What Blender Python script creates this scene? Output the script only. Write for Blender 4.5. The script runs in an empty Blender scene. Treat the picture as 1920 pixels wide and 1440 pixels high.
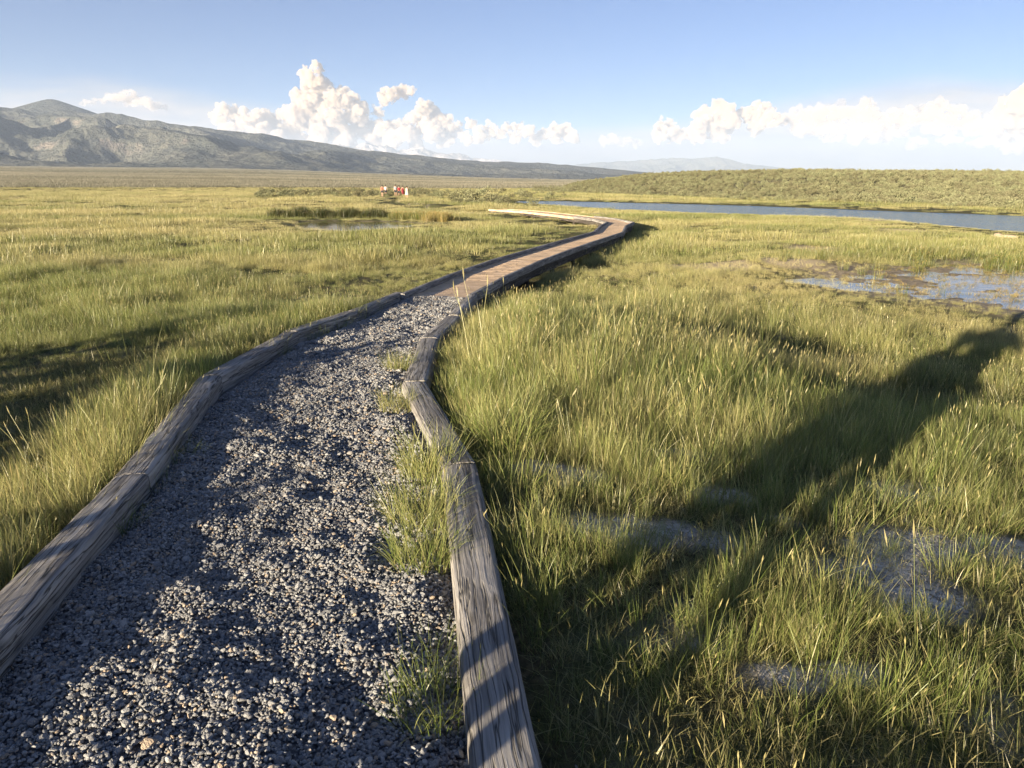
import bpy, bmesh, math, random
import numpy as np
from mathutils import Vector, Matrix, Euler

S = bpy.context.scene
COL = S.collection
RNG = np.random.default_rng(7)
random.seed(7)
R = math.radians

# ------------------------------------------------------------------ camera, sky, sun, exposure
CAM_H = 1.55
FPX = 1420.0
PITCH = math.atan(375.0 / FPX)
SUN_AZ, SUN_EL = R(38.5), R(8.4)          # the way the light travels (clockwise from +Y) and the sun's height

cam = bpy.data.cameras.new('camera')
cam.sensor_width = 36.0
cam.lens = 36.0 * FPX / 1920.0
cam.clip_start = 0.05
cam.clip_end = 300000.0
camo = bpy.data.objects.new('camera', cam)
camo.location = (0, 0, CAM_H)
camo.rotation_euler = (math.pi / 2 - PITCH, 0, 0)
COL.objects.link(camo)
S.camera = camo

S.view_settings.view_transform = 'Standard'
S.view_settings.look = 'None'
S.view_settings.gamma = 1.0
S.view_settings.use_curve_mapping = False
S.view_settings.exposure = 2.42


class NT:
    """small helper to write node trees"""
    def __init__(self, tree):
        self.t = tree
        tree.nodes.clear()

    def n(self, typ, ins=None, **kw):
        nd = self.t.nodes.new(typ)
        for k, v in kw.items():
            setattr(nd, k, v)
        if ins:
            for k, v in ins.items():
                s = nd.inputs[k]
                if isinstance(v, bpy.types.NodeSocket):
                    self.t.links.new(v, s)
                else:
                    s.default_value = v
        return nd

    def math(self, op, a, b=None, c=None, clamp=False):
        nd = self.n('ShaderNodeMath', operation=op, use_clamp=clamp)
        for i, v in enumerate((a, b, c)):
            if v is None:
                continue
            if isinstance(v, bpy.types.NodeSocket):
                self.t.links.new(v, nd.inputs[i])
            else:
                nd.inputs[i].default_value = v
        return nd.outputs[0]

    def mix(self, f, a, b, blend='MIX'):
        nd = self.n('ShaderNodeMix', data_type='RGBA', blend_type=blend)
        for i, v in ((0, f), (6, a), (7, b)):
            if isinstance(v, bpy.types.NodeSocket):
                self.t.links.new(v, nd.inputs[i])
            elif i == 0:
                nd.inputs[i].default_value = v
            else:
                nd.inputs[i].default_value = (v[0], v[1], v[2], 1)
        return nd.outputs[2]

    def rng(self, v, a, b, c=0.0, d=1.0, smooth=True):
        nd = self.n('ShaderNodeMapRange', interpolation_type='SMOOTHSTEP' if smooth else 'LINEAR')
        nd.clamp = True
        self.t.links.new(v, nd.inputs[0])
        for i, q in enumerate((a, b, c, d)):
            nd.inputs[i + 1].default_value = q
        return nd.outputs[0]

    def noise(self, vec, scale, detail=4, rough=0.55, dist=0.0):
        nd = self.n('ShaderNodeTexNoise', {'Scale': scale, 'Detail': detail, 'Roughness': rough, 'Distortion': dist})
        if vec is not None:
            self.t.links.new(vec, nd.inputs['Vector'])
        return nd.outputs[0]

    def scaled(self, vec, s, off=None):
        nd = self.n('ShaderNodeMapping')
        self.t.links.new(vec, nd.inputs[0])
        nd.inputs['Scale'].default_value = s
        if off is not None:
            nd.inputs['Location'].default_value = off
        return nd.outputs[0]

    def bump(self, h, strength, dist):
        return self.n('ShaderNodeBump', {'Height': h, 'Strength': strength, 'Distance': dist}).outputs[0]

    def link(self, a, b):
        self.t.links.new(a, b)


# world: a clear evening sky with soft sheets of cloud low over the horizon
W = bpy.data.worlds.new('World')
S.world = W
W.use_nodes = True
w = NT(W.node_tree)
sky = w.n('ShaderNodeTexSky', sky_type='NISHITA')
sky.sun_disc = False
sky.sun_elevation = SUN_EL
sky.sun_rotation = SUN_AZ + math.pi
sky.altitude = 2100
sky.air_density = 1.0
sky.dust_density = 0.35
sky.ozone_density = 2.0
tc = w.n('ShaderNodeTexCoord').outputs['Generated']
sep = w.n('ShaderNodeSeparateXYZ', {0: tc})
el = w.math('ARCSINE', sep.outputs[2])
az = w.math('ARCTAN2', sep.outputs[0], sep.outputs[1])
cv = w.n('ShaderNodeCombineXYZ', {0: w.math('MULTIPLY', w.math('SINE', az), 1.0), 1: w.math('COSINE', az), 2: w.math('MULTIPLY', el, 5.0)}).outputs[0]
n1 = w.noise(w.scaled(cv, (3.2, 3.2, 3.0), (1.7, 0.4, 3.1)), 1.0, 7, 0.60, 0.35)
n2 = w.noise(w.scaled(cv, (9.0, 9.0, 9.0), (4.0, 2.0, 0.0)), 1.0, 6, 0.62, 0.4)
aa = w.rng(w.math('ABSOLUTE', az), 0.10, 0.5)                       # the sheets stand higher to both sides
top = w.math('ADD', 0.075, w.math('MULTIPLY', aa, 0.050))
low = w.math('SUBTRACT', 1.0, w.math('DIVIDE', el, top), clamp=True)
cl = w.math('ADD', w.math('MULTIPLY', low, 0.9), w.math('SUBTRACT', n1, 0.52))
sheet = w.math('MULTIPLY', w.rng(cl, -0.12, 0.34), 0.85)
sheet = w.math('MULTIPLY', sheet, w.rng(low, 0.0, 0.25))
grey = w.rng(n2, 0.42, 0.62)
hi = w.rng(el, 0.035, 0.085)
ccol = w.mix(w.math('MULTIPLY', grey, 0.8), w.mix(hi, (0.118, 0.108, 0.110), (0.150, 0.128, 0.115)), w.mix(hi, (0.088, 0.086, 0.097), (0.088, 0.092, 0.105)))
skyc = w.n('ShaderNodeMix', {6: sky.outputs[0], 7: (0.0140, 0.0190, 0.0285, 1.0), 0: 1.0}, data_type='RGBA', blend_type='MULTIPLY').outputs[2]
wcol = w.mix(sheet, skyc, ccol)
bg = w.n('ShaderNodeBackground', {'Color': wcol, 'Strength': 1.0})
SKYBG = bg
w.link(bg.outputs[0], w.n('ShaderNodeOutputWorld').inputs[0])

sl = bpy.data.lights.new('sun', 'SUN')
sl.energy = 5.0
sl.angle = R(0.53)
sl.color = (1.0, 0.84, 0.60)
so = bpy.data.objects.new('sun', sl)
SUN_DIR = Vector((math.sin(SUN_AZ) * math.cos(SUN_EL), math.cos(SUN_AZ) * math.cos(SUN_EL), -math.sin(SUN_EL)))
so.rotation_euler = SUN_DIR.to_track_quat('-Z', 'Y').to_euler()
so.location = (-20, -30, 12)
COL.objects.link(so)

S.render.engine = 'CYCLES'
S.cycles.use_denoising = True
S.cycles.max_bounces = 12
S.cycles.diffuse_bounces = 5
S.cycles.glossy_bounces = 2
S.cycles.transmission_bounces = 4
S.cycles.transparent_max_bounces = 8
S.cycles.volume_bounces = 8

# ------------------------------------------------------------------ numeric helpers


def _hash(ix, iy, seed):
    h = (ix.astype(np.int64) * 374761393 + iy.astype(np.int64) * 668265263 + seed * 1442695041) & 0xFFFFFFFF
    h = ((h ^ (h >> 13)) * 1274126177) & 0xFFFFFFFF
    h = (h ^ (h >> 16)) & 0xFFFFFFFF
    return h.astype(np.float64) / 4294967295.0


def perlin(x, y, seed=0):
    x = np.asarray(x, float); y = np.asarray(y, float)
    x0 = np.floor(x); y0 = np.floor(y)
    fx = x - x0; fy = y - y0
    u = fx * fx * fx * (fx * (fx * 6 - 15) + 10); v = fy * fy * fy * (fy * (fy * 6 - 15) + 10)

    def g(dx, dy):
        a = _hash(x0 + dx, y0 + dy, seed) * 2 * math.pi
        return np.cos(a) * (fx - dx) + np.sin(a) * (fy - dy)
    a = g(0, 0); b = g(1, 0); c = g(0, 1); d = g(1, 1)
    return (a + (b - a) * u + (c - a) * v + (a - b - c + d) * u * v) * 1.5


def fbm(x, y, oct=4, seed=0, gain=0.5):
    s = 0; a = 1.0; t = 0
    for i in range(oct):
        s = s + a * perlin(x * 2 ** i + 13.7 * i, y * 2 ** i - 7.3 * i, seed + i)
        t += a; a *= gain
    return s / t


def ridged(x, y, oct=4, seed=0):
    s = 0; a = 1.0; t = 0
    for i in range(oct):
        s = s + a * (1 - 2 * np.abs(perlin(x * 2 ** i + 3.1 * i, y * 2 ** i + 9.7 * i, seed + i)))
        t += a; a *= 0.5
    return s / t


def sst(x, a, b):
    t = np.clip((x - a) / (b - a), 0, 1)
    return t * t * (3 - 2 * t)


def ray(px, py):
    u = (px - 960) / FPX; v = (720 - py) / FPX
    return np.array((u, math.cos(PITCH) + v * math.sin(PITCH), -math.sin(PITCH) + v * math.cos(PITCH)))


def at(px, py, z):
    d = ray(px, py); t = (z - CAM_H) / d[2]
    return (d[0] * t, d[1] * t)


def azel(px, py):
    d = ray(px, py)
    return math.atan2(d[0], d[1]), math.atan2(d[2], math.hypot(d[0], d[1]))


# ------------------------------------------------------------------ the path's line
def path_z(y):
    return -0.2 * np.clip((np.asarray(y, float) - 6) / 8, 0, 1)


PL = np.array([(0.05, -9.0), (-0.25, -4.0), (-0.66, 0.0), (-0.85, 1.6), (-0.95, 2.4), (-1.13, 3.75), (-1.5, 5.6), (-1.56, 7.6), (-1.36, 9.2),
               (-1.15, 11.35), (-0.66, 14.4), (-0.05, 16.9), (1.45, 21.8), (3.5, 28.0), (4.25, 32.4), (4.95, 35.3), (4.65, 39.0),
               (3.1, 45.1), (1.4, 50.7), (-1.1, 55.3), (-6.0, 66.0), (-11.0, 80.0), (-13.5, 90.0), (-17.0, 120.0)])
HW = np.array([0.8, 0.8, 0.8, 0.8, 0.8, 0.79, 0.76, 0.70, 0.60, 0.52, 0.55, 0.55, 0.52, 0.52, 0.52, 0.6, 0.6, 0.6, 0.6, 0.6, 0.4, 0.3, 0.3, 0.3])
SEG = PL[1:] - PL[:-1]
SLEN = np.hypot(SEG[:, 0], SEG[:, 1])
SCUM = np.concatenate([[0], np.cumsum(SLEN)])
S_BW0 = SCUM[9]            # the boardwalk starts here
S_BW1 = SCUM[19]


def path_coords(x, y):
    """arc length along the path, signed distance (right is positive), half width"""
    x = np.asarray(x, float); y = np.asarray(y, float)
    best = np.full(x.shape, 1e9); sd = np.zeros(x.shape); ss = np.zeros(x.shape); hw = np.zeros(x.shape)
    for i in range(len(SEG)):
        ax, ay = PL[i]; dx, dy = SEG[i] / SLEN[i]
        rx = x - ax; ry = y - ay
        t = np.clip(rx * dx + ry * dy, 0, SLEN[i])
        qx = rx - t * dx; qy = ry - t * dy
        d = np.hypot(qx, qy)
        m = d < best
        side = np.where(rx * dy - ry * dx > 0, 1.0, -1.0)
        best = np.where(m, d, best); sd = np.where(m, d * side, sd)
        ss = np.where(m, SCUM[i] + t, ss)
        hw = np.where(m, HW[i] + (HW[i + 1] - HW[i]) * t / SLEN[i], hw)
    return ss, sd, hw


def path_at(s):
    i = int(np.clip(np.searchsorted(SCUM, s) - 1, 0, len(SEG) - 1))
    t = s - SCUM[i]
    p = PL[i] + SEG[i] / SLEN[i] * t
    # smoothed heading
    a = math.atan2(*(SEG[i] / SLEN[i]))
    return p[0], p[1], a, HW[i] + (HW[i + 1] - HW[i]) * t / SLEN[i]


def poly_sd(x, y, poly):
    """signed distance to a polygon, negative inside"""
    x = np.asarray(x, float); y = np.asarray(y, float)
    d = np.full(x.shape, 1e18); ins = np.zeros(x.shape, bool)
    n = len(poly)
    for i in range(n):
        ax, ay = poly[i]; bx, by = poly[(i + 1) % n]
        ex, ey = bx - ax, by - ay
        t = np.clip(((x - ax) * ex + (y - ay) * ey) / (ex * ex + ey * ey), 0, 1)
        d = np.minimum(d, (x - ax - t * ex) ** 2 + (y - ay - t * ey) ** 2)
        c = ((ay > y) != (by > y)) & (x < (bx - ax) * (y - ay) / (by - ay + 1e-12) + ax)
        ins ^= c
    d = np.sqrt(d)
    return np.where(ins, -d, d)


LAKE_Z, MARSH_Z, POND_Z = -0.52, -0.46, -0.44
LAKE = [(1.5, 96), (2.4, 90.5), (6, 80), (9.5, 70), (14, 60), (17.5, 57), (20, 55.2), (22.9, 52.3), (24.2, 47), (24.2, 41), (24.3, 36.2), (26.5, 30), (33, 25), (60, 22), (80, 34),
        (56, 47), (35.2, 53.2), (33.5, 58), (30.5, 64), (27, 71.5), (24, 79), (19, 86), (12, 94), (6, 101), (2, 101.5)]
LAKE = [(x * .95, y * .95) for x, y in LAKE]
MARSH = [(6.9, 15.6), (7.4, 17.6), (9.3, 19.0), (14, 20.2), (24, 20.5), (24, 9.0), (12, 9.6), (9.2, 11.0), (7.9, 11.9), (7.0, 13.6)]
POND = [(x * .95, y * .95) for x, y in [(-11.5, 41.5), (-9.8, 36.6), (-7.4, 35.2), (-5.6, 37.6), (-4.6, 41.6), (-6.2, 43.6), (-9.0, 44.6), (-11.9, 44.4)]]


def blob(x, y, px, py, rx, ry, z=-0.35):
    """soft patch on the ground, given where the photograph shows it; its size in metres"""
    cx, cy = at(px, py, z)
    q = np.hypot((x - cx) / rx, (y - cy) / ry)
    return np.clip(1.25 - q, 0, 1)


SOIL = [(1045, 975, .36, .26), (1185, 1095, .36, .24), (1340, 1010, .24, .14), (1265, 925, .25, .12), (1350, 1120, .10, .16), (1700, 1110, .52, .32), (1810, 1090, .38, .22),
        (1640, 1170, .40, .25), (1690, 985, .35, .22), (1740, 1230, .30, .15), (1480, 1400, .22, .10), (1560, 1385, .2, .1), (1470, 1060, .16, .10)]
PALE = [(1480, 497, .9, 1.6), (1530, 470, 1.0, 1.2), (1625, 542, .7, .9), (1780, 471, 1.7, .5), (1340, 500, 1.4, 1.5), (1690, 433, 1.5, 1.5),
        (1550, 406, 6, 2.2), (1680, 413, 3.0, 2.0), (480, 373, 9, 4), (620, 371, 9, 3), (300, 352, 14, 8), (840, 382, 5, 2), (900, 400, 4, 3), (1130, 402, 2.5, 3)]


def soil_mask(x, y):
    m = np.zeros(np.shape(x))
    for q in SOIL:
        m = np.maximum(m, blob(x, y, *q))
    m = m + 0.85 * fbm(x * 2.2, y * 2.2, 5, 31)
    return sst(m, 0.12, 0.85)


def pale_mask(x, y):
    m = np.zeros(np.shape(x))
    for q in PALE:
        m = np.maximum(m, blob(x, y, *q, z=-0.45))
    m = m * 1.15 + 0.45 * fbm(x * 0.9, y * 0.9, 4, 37)
    return sst(m, 0.25, 0.7)


def far_rise(r):
    return np.where(r < 240, 0, np.where(r < 1000, 0.0140 * (r - 240), 10.64 + 0.0205 * (r - 1000)))


def far_af(a):
    return 1 - .72 * sst(a, -0.42, 0.12)


# the low sage hill beyond the lake: base distance and crest by azimuth
HB = [azel(px, 345)[0] for px in (1000, 1040, 1200, 1400, 1600, 1920, 2400)]
HBD = [205, 190, 135, 100, 87, 70, 58]
HC = [(1010, 351), (1060, 345), (1100, 337.5), (1200, 326), (1300, 321), (1500, 318.5), (1700, 319), (1920, 322), (2100, 324), (2600, 330)]
HC_AZ = [azel(px, 345)[0] for px, py in HC]
HC_EL = [math.tan(azel(px, py)[1]) for px, py in HC]


def hill_z(x, y):
    r = np.hypot(x, y); a = np.arctan2(x, y)
    b = np.interp(a, HB, HBD); el_ = np.interp(a, HC_AZ, HC_EL)
    cd = b + 190
    zc = CAM_H + cd * el_ - 0.7
    t = np.clip((r - b) / 190.0, 0, 1.6)
    f = np.where(t < 1, np.sin(np.clip(t, 0, 1) * math.pi / 2) ** 1.15, 1 - 0.1 * (t - 1) ** 2)
    edge = sst(a, HB[0], HB[1] + 0.03)
    n = 0.5 * fbm(x / 40, y / 40, 3, 71) * sst(t, 0.05, 0.4)
    return np.where(r < b, -0.9, -0.9 + (zc + 0.9 + n) * f * edge)


def ground_z(x, y):
    x = np.asarray(x, float); y = np.asarray(y, float)
    r = np.hypot(x, y)
    s, d, hw = path_coords(x, y)
    zp = path_z(np.clip(y, 0, 40))
    on_bw = sst(s, S_BW0 - 0.8, S_BW0 + 0.6)
    ad = np.abs(d)
    rel = 1 - sst(ad, hw * 0.9, hw + 0.5)                # 1 on the path, 0 away from it
    open_z = np.where(d > 0, -0.06 - 0.34 * sst(ad, 1.2, 7), -0.07 - 0.31 * sst(ad, 1.5, 7))
    open_z = open_z * (1 - sst(r, 8, 16)) + (-0.42) * sst(r, 8, 16)
    open_z = open_z - 0.10 * sst(d, 0.4, 1.2) * (1 - sst(d, 3.0, 5.5)) * sst(s, S_BW0 - 3, S_BW0 + 1) * (1 - sst(s, S_BW1 - 8, S_BW1))
    open_z = open_z - 0.10 * sst(-d, 0.4, 0.9) * (1 - sst(-d, 3.5, 6)) * sst(s, S_BW0 - 1.5, S_BW0 + 1) * (1 - sst(s, S_BW1 - 8, S_BW1))
    amp = 0.035 + 0.045 * sst(r, 5, 14) + 0.03 * sst(r, 25, 60)
    hum = amp * (1 + .7 * sst(r, 9, 20)) * (1.1 * fbm(x / 2.6, y / 2.6, 3, 3) + 1.0 * fbm(x / 9.0, y / 9.0, 2, 5)) + 0.012 * fbm(x * 3.0, y * 3.0, 3, 9)
    hum = hum + 0.25 * fbm(x / 45, y / 45, 2, 15) * sst(r, 60, 120)
    # the bare swale on the left
    sw = sst(-d, 1.5, 2.2) * (1 - sst(-d, 3.6, 5.2)) * sst(y, 1.5, 3.0) * (1 - sst(y, 7.0, 9.0))
    z = (open_z + hum) * (1 - rel) + (zp - 0.12) * rel * (1 - on_bw) + (zp - 0.5 + hum) * rel * on_bw
    z = z - 0.20 * sw
    for q in ((1640, 735, 1.3, .9), (1480, 668, 1.6, .9), (1300, 640, 1.2, .8)):  # dips sunk into the right-hand grass to deepen its dark shade bands
        z = z - .22 * sst(blob(x, y, *q), 0, 1)
    for poly, zw, wd, dep in ((LAKE, LAKE_Z, 2.0, 0.5), (POND, POND_Z, 0.6, 0.3)):
        sd = poly_sd(x, y, poly)
        c = 1 - sst(sd, -wd, wd)
        z = np.where(sd < 14, z + (zw + .06 - z) * .8 * (1 - sst(sd, wd, 14 if wd > 1 else 5)), z)
        z = z * (1 - c) + (zw - dep) * c + np.where((sd > 0) & (c > 0), 0.16 * c, 0)
    sd = poly_sd(x, y, MARSH) + 0.8 * fbm(x / 1.8, y / 1.8, 3, 21)
    c = 1 - sst(sd, -1.6, 1.2)
    mz = MARSH_Z - 0.002 + 0.085 * fbm(x / 0.9, y / 0.55, 4, 23) - 0.05 * sst(-sd, 0.5, 4)
    z = z * (1 - c) + mz * c
    z = z + .014 * soil_mask(x, y) * (r < 9)
    z = z + far_rise(r) * far_af(np.arctan2(x, y)) + 6 * fbm(x / 900, y / 900, 3, 17) * sst(r, 700, 2500)
    return z


# ------------------------------------------------------------------ object helpers
def mesh_obj(name, verts, faces, mat=None, parent=None, smooth=False, link=True):
    me = bpy.data.meshes.new(name)
    if isinstance(verts, np.ndarray):
        verts = verts.tolist()
    me.from_pydata(verts, [], faces)
    if smooth:
        me.polygons.foreach_set('use_smooth', [True] * len(me.polygons))
    me.update()
    o = bpy.data.objects.new(name, me)
    if mat:
        me.materials.append(mat)
    if parent:
        o.parent = parent
    if link:
        COL.objects.link(o)
    return o


def fattr(me, name, vals, typ='FLOAT'):
    a = me.attributes.new(name, typ, 'POINT')
    if typ == 'FLOAT_VECTOR':
        a.data.foreach_set('vector', np.asarray(vals, np.float32).ravel())
    elif typ == 'INT':
        a.data.foreach_set('value', np.asarray(vals, np.int32).ravel())
    else:
        a.data.foreach_set('value', np.asarray(vals, np.float32).ravel())


def tag(o, label=None, cat=None, group=None, kind=None):
    if label: o['label'] = label
    if cat: o['category'] = cat
    if group: o['group'] = group
    if kind: o['kind'] = kind
    return o


def empty(name, loc, rz=0):
    o = bpy.data.objects.new(name, None)
    o.empty_display_size = 0.2
    o.location = loc
    o.rotation_euler = (0, 0, rz)
    COL.objects.link(o)
    return o


def grid_faces(nr, nc, wrap=False):
    i, j = np.meshgrid(np.arange(nr - 1), np.arange(nc if wrap else nc - 1), indexing='ij')
    j2 = (j + 1) % nc
    return np.stack([i * nc + j, i * nc + j2, (i + 1) * nc + j2, (i + 1) * nc + j], -1).reshape(-1, 4)


def fast_mesh(name, V, F, mat, smooth=True, link=True):
    me = bpy.data.meshes.new(name)
    V = np.asarray(V, np.float32); F = np.asarray(F, np.int32)
    k = F.shape[1]
    me.vertices.add(len(V)); me.vertices.foreach_set('co', V.ravel())
    me.loops.add(F.size); me.loops.foreach_set('vertex_index', F.ravel())
    me.polygons.add(len(F)); me.polygons.foreach_set('loop_start', np.arange(len(F), dtype=np.int32) * k)
    me.polygons.foreach_set('use_smooth', np.full(len(F), smooth))
    me.update(calc_edges=True)
    me.validate()
    if mat: me.materials.append(mat)
    o = bpy.data.objects.new(name, me)
    if link: COL.objects.link(o)
    return o


def new_mat(name):
    m = bpy.data.materials.new(name)
    m.use_nodes = True
    return m, NT(m.node_tree)


def out(n, surf):
    n.link(surf, n.n('ShaderNodeOutputMaterial').inputs[0])


# ------------------------------------------------------------------ materials
def mat_ground():
    m, n = new_mat('meadow_soil')
    pos = n.n('ShaderNodeNewGeometry').outputs['Position']
    soil = n.n('ShaderNodeAttribute', attribute_name='soil').outputs['Fac']
    pale = n.n('ShaderNodeAttribute', attribute_name='pale').outputs['Fac']
    mud = n.n('ShaderNodeAttribute', attribute_name='mud').outputs['Fac']
    far = n.n('ShaderNodeAttribute', attribute_name='far').outputs['Fac']
    fine = n.noise(pos, 22, 5, 0.65)
    med = n.noise(pos, 2.3, 4)
    base = n.mix(n.rng(fine, 0.3, 0.7), (0.050, 0.046, 0.024), (0.15, 0.125, 0.07))
    base = n.mix(n.rng(med, 0.35, 0.65), base, (0.075, 0.085, 0.03))
    alk = n.mix(n.rng(n.noise(pos, 14, 6, 0.7), 0.35, 0.68), (0.30, 0.28, 0.245), (0.58, 0.55, 0.50))
    crk = n.n('ShaderNodeTexVoronoi', {'Scale': 9.0, 'Vector': n.n('ShaderNodeVectorMath', {0: pos, 1: n.n('ShaderNodeTexNoise', {'Vector': pos, 'Scale': 7.0}).outputs['Color']}, operation='ADD').outputs[0]}, feature='DISTANCE_TO_EDGE').outputs[0]
    crl = n.rng(crk, 0.0, 0.05)
    alk = n.mix(n.math('MULTIPLY', crl, 1.0), (0.17, 0.155, 0.13), alk)
    col = n.mix(soil, base, alk)
    straw = n.mix(fine, (0.32, 0.25, 0.155), (0.56, 0.47, 0.33))
    col = n.mix(pale, col, straw)
    mudc = n.mix(n.rng(n.noise(pos, 7, 5, 0.7), 0.35, 0.65), (0.17, 0.14, 0.10), (0.38, 0.32, 0.235))
    col = n.mix(mud, col, mudc)
    # far valley floor: bands of sage, dry grass and bare ground
    band = n.noise(n.scaled(pos, (0.0007, 0.0035, 0.0)), 1.0, 6, 0.6, 0.3)
    farc = n.mix(n.rng(band, 0.38, 0.62), (0.24, 0.22, 0.14), (0.40, 0.36, 0.25))
    dots = n.noise(n.scaled(pos, (0.02, 0.02, 0.0)), 1.0, 4, 0.7)
    farc = n.mix(n.rng(dots, 0.55, 0.66), farc, (0.15, 0.15, 0.09))
    col = n.mix(far, col, farc)
    h = n.math('ADD', n.math('MULTIPLY', fine, 0.5), n.math('ADD', n.math('MULTIPLY', n.noise(pos, 60, 4), 0.3), n.math('MULTIPLY', crl, 0.35)))
    b = n.n('ShaderNodeBsdfPrincipled', {'Base Color': col, 'Roughness': 0.95, 'Normal': n.bump(h, 0.7, 0.03)})
    b.inputs['Specular IOR Level'].default_value = 0.1
    out(n, b.outputs[0])
    return m


def mat_blade(name, g0, g1, straw, tint_pow=1.0):
    """grass blade: green base to paler tip, drier with the instance's dry value"""
    m, n = new_mat(name)
    t = n.n('ShaderNodeAttribute', attribute_name='t').outputs['Fac']
    bl = n.n('ShaderNodeAttribute', attribute_name='blade').outputs['Fac']
    dry = n.n('ShaderNodeAttribute', attribute_name='dry', attribute_type='INSTANCER').outputs['Fac']
    val = n.n('ShaderNodeAttribute', attribute_name='val', attribute_type='INSTANCER').outputs['Fac']
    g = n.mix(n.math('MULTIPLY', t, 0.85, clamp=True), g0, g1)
    sf = n.math('ADD', n.math('MULTIPLY', dry, 0.95), n.math('MULTIPLY', n.math('SUBTRACT', bl, 0.45), 0.75))
    sf = n.math('ADD', sf, n.math('MULTIPLY', n.math('GREATER_THAN', t, 1.05), 0.7), clamp=True)
    c = n.mix(sf, g, straw)
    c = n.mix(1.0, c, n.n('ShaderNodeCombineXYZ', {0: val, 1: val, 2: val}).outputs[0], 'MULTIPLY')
    d = n.n('ShaderNodeBsdfDiffuse', {'Color': c, 'Roughness': 0.3})
    tr = n.n('ShaderNodeBsdfTranslucent', {'Color': c})
    gl = n.n('ShaderNodeBsdfGlossy', {'Color': (0.9, 0.9, 0.85, 1), 'Roughness': 0.42})
    mx = n.n('ShaderNodeMixShader', {0: 0.46, 1: d.outputs[0], 2: tr.outputs[0]})
    mx2 = n.n('ShaderNodeMixShader', {0: 0.035, 1: mx.outputs[0], 2: gl.outputs[0]})
    out(n, mx2.outputs[0])
    return m


def mat_wood(name, dark, mid, light, warm=0.0):
    m, n = new_mat(name)
    oc = n.n('ShaderNodeTexCoord').outputs['Object']
    rnd = n.n('ShaderNodeObjectInfo').outputs['Random']
    off = n.n('ShaderNodeCombineXYZ', {0: n.math('MULTIPLY', rnd, 37.0), 1: n.math('MULTIPLY', rnd, 11.0), 2: n.math('MULTIPLY', rnd, 5.0)}).outputs[0]
    v = n.n('ShaderNodeVectorMath', {0: oc, 1: off}, operation='ADD').outputs[0]
    warp = n.noise(n.scaled(v, (1.6, 4.0, 4.0)), 1.0, 3)
    wv = n.n('ShaderNodeVectorMath', {0: v, 1: n.n('ShaderNodeCombineXYZ', {1: n.math('MULTIPLY', warp, 0.05), 2: n.math('MULTIPLY', warp, 0.03)}).outputs[0]}, operation='ADD').outputs[0]
    grain = n.noise(n.scaled(wv, (1.5, 75, 75)), 1.0, 5, 0.62)
    broad = n.noise(n.scaled(wv, (1.2, 11, 11)), 1.0, 4, 0.6)
    crack = n.noise(n.scaled(wv, (1.0, 28, 28), (3, 1, 2)), 1.0, 3, 0.5)
    ck = n.math('SUBTRACT', 1.0, n.rng(n.math('ABSOLUTE', n.math('SUBTRACT', crack, 0.5)), 0.0, 0.028))
    knot = n.n('ShaderNodeTexVoronoi', {'Scale': 1.0, 'Vector': n.scaled(v, (3.2, 9.0, 9.0))}).outputs['Distance']
    kn = n.math('SUBTRACT', 1.0, n.rng(knot, 0.04, 0.20))
    c = n.mix(n.rng(grain, 0.3, 0.7), dark, mid)
    c = n.mix(n.rng(broad, 0.45, 0.72), c, light)
    c = n.mix(n.math('MULTIPLY', ck, 0.8), c, [q * 0.25 for q in dark])
    c = n.mix(n.math('MULTIPLY', kn, 0.6), c, [q * 0.5 for q in dark])
    h = n.math('SUBTRACT', n.math('ADD', n.math('MULTIPLY', grain, 0.6), n.math('MULTIPLY', broad, 0.35)), n.math('MULTIPLY', ck, 0.8))
    b = n.n('ShaderNodeBsdfPrincipled', {'Base Color': c, 'Roughness': 0.85, 'Normal': n.bump(h, 0.8, 0.012)})
    b.inputs['Specular IOR Level'].default_value = 0.25
    out(n, b.outputs[0])
    return m


def mat_stone():
    m, n = new_mat('crushed_gravel')
    val = n.n('ShaderNodeAttribute', attribute_name='val', attribute_type='INSTANCER').outputs['Fac']
    tint = n.n('ShaderNodeAttribute', attribute_name='dry', attribute_type='INSTANCER').outputs['Fac']
    oc = n.n('ShaderNodeTexCoord').outputs['Object']
    c = n.mix(val, (0.125, 0.13, 0.14), (0.43, 0.43, 0.43))
    c = n.mix(n.rng(tint, 0.86, 0.96), c, (0.40, 0.31, 0.22))
    c = n.mix(n.math('MULTIPLY', n.noise(oc, 3.0, 4), 0.4), c, (0.15, 0.15, 0.16))
    b = n.n('ShaderNodeBsdfPrincipled', {'Base Color': c, 'Roughness': 0.8, 'Normal': n.bump(n.noise(oc, 4.0, 4), 0.4, 0.15)})
    out(n, b.outputs[0])
    return m


def mat_simple(name, c0, c1, scale, rough=0.9, bump=0.4, dist=0.02, detail=5):
    m, n = new_mat(name)
    oc = n.n('ShaderNodeTexCoord').outputs['Object']
    f = n.noise(oc, scale, detail, 0.6)
    b = n.n('ShaderNodeBsdfPrincipled', {'Base Color': n.mix(n.rng(f, 0.3, 0.7), c0, c1), 'Roughness': rough, 'Normal': n.bump(f, bump, dist)})
    b.inputs['Specular IOR Level'].default_value = 0.2
    out(n, b.outputs[0])
    return m


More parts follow.
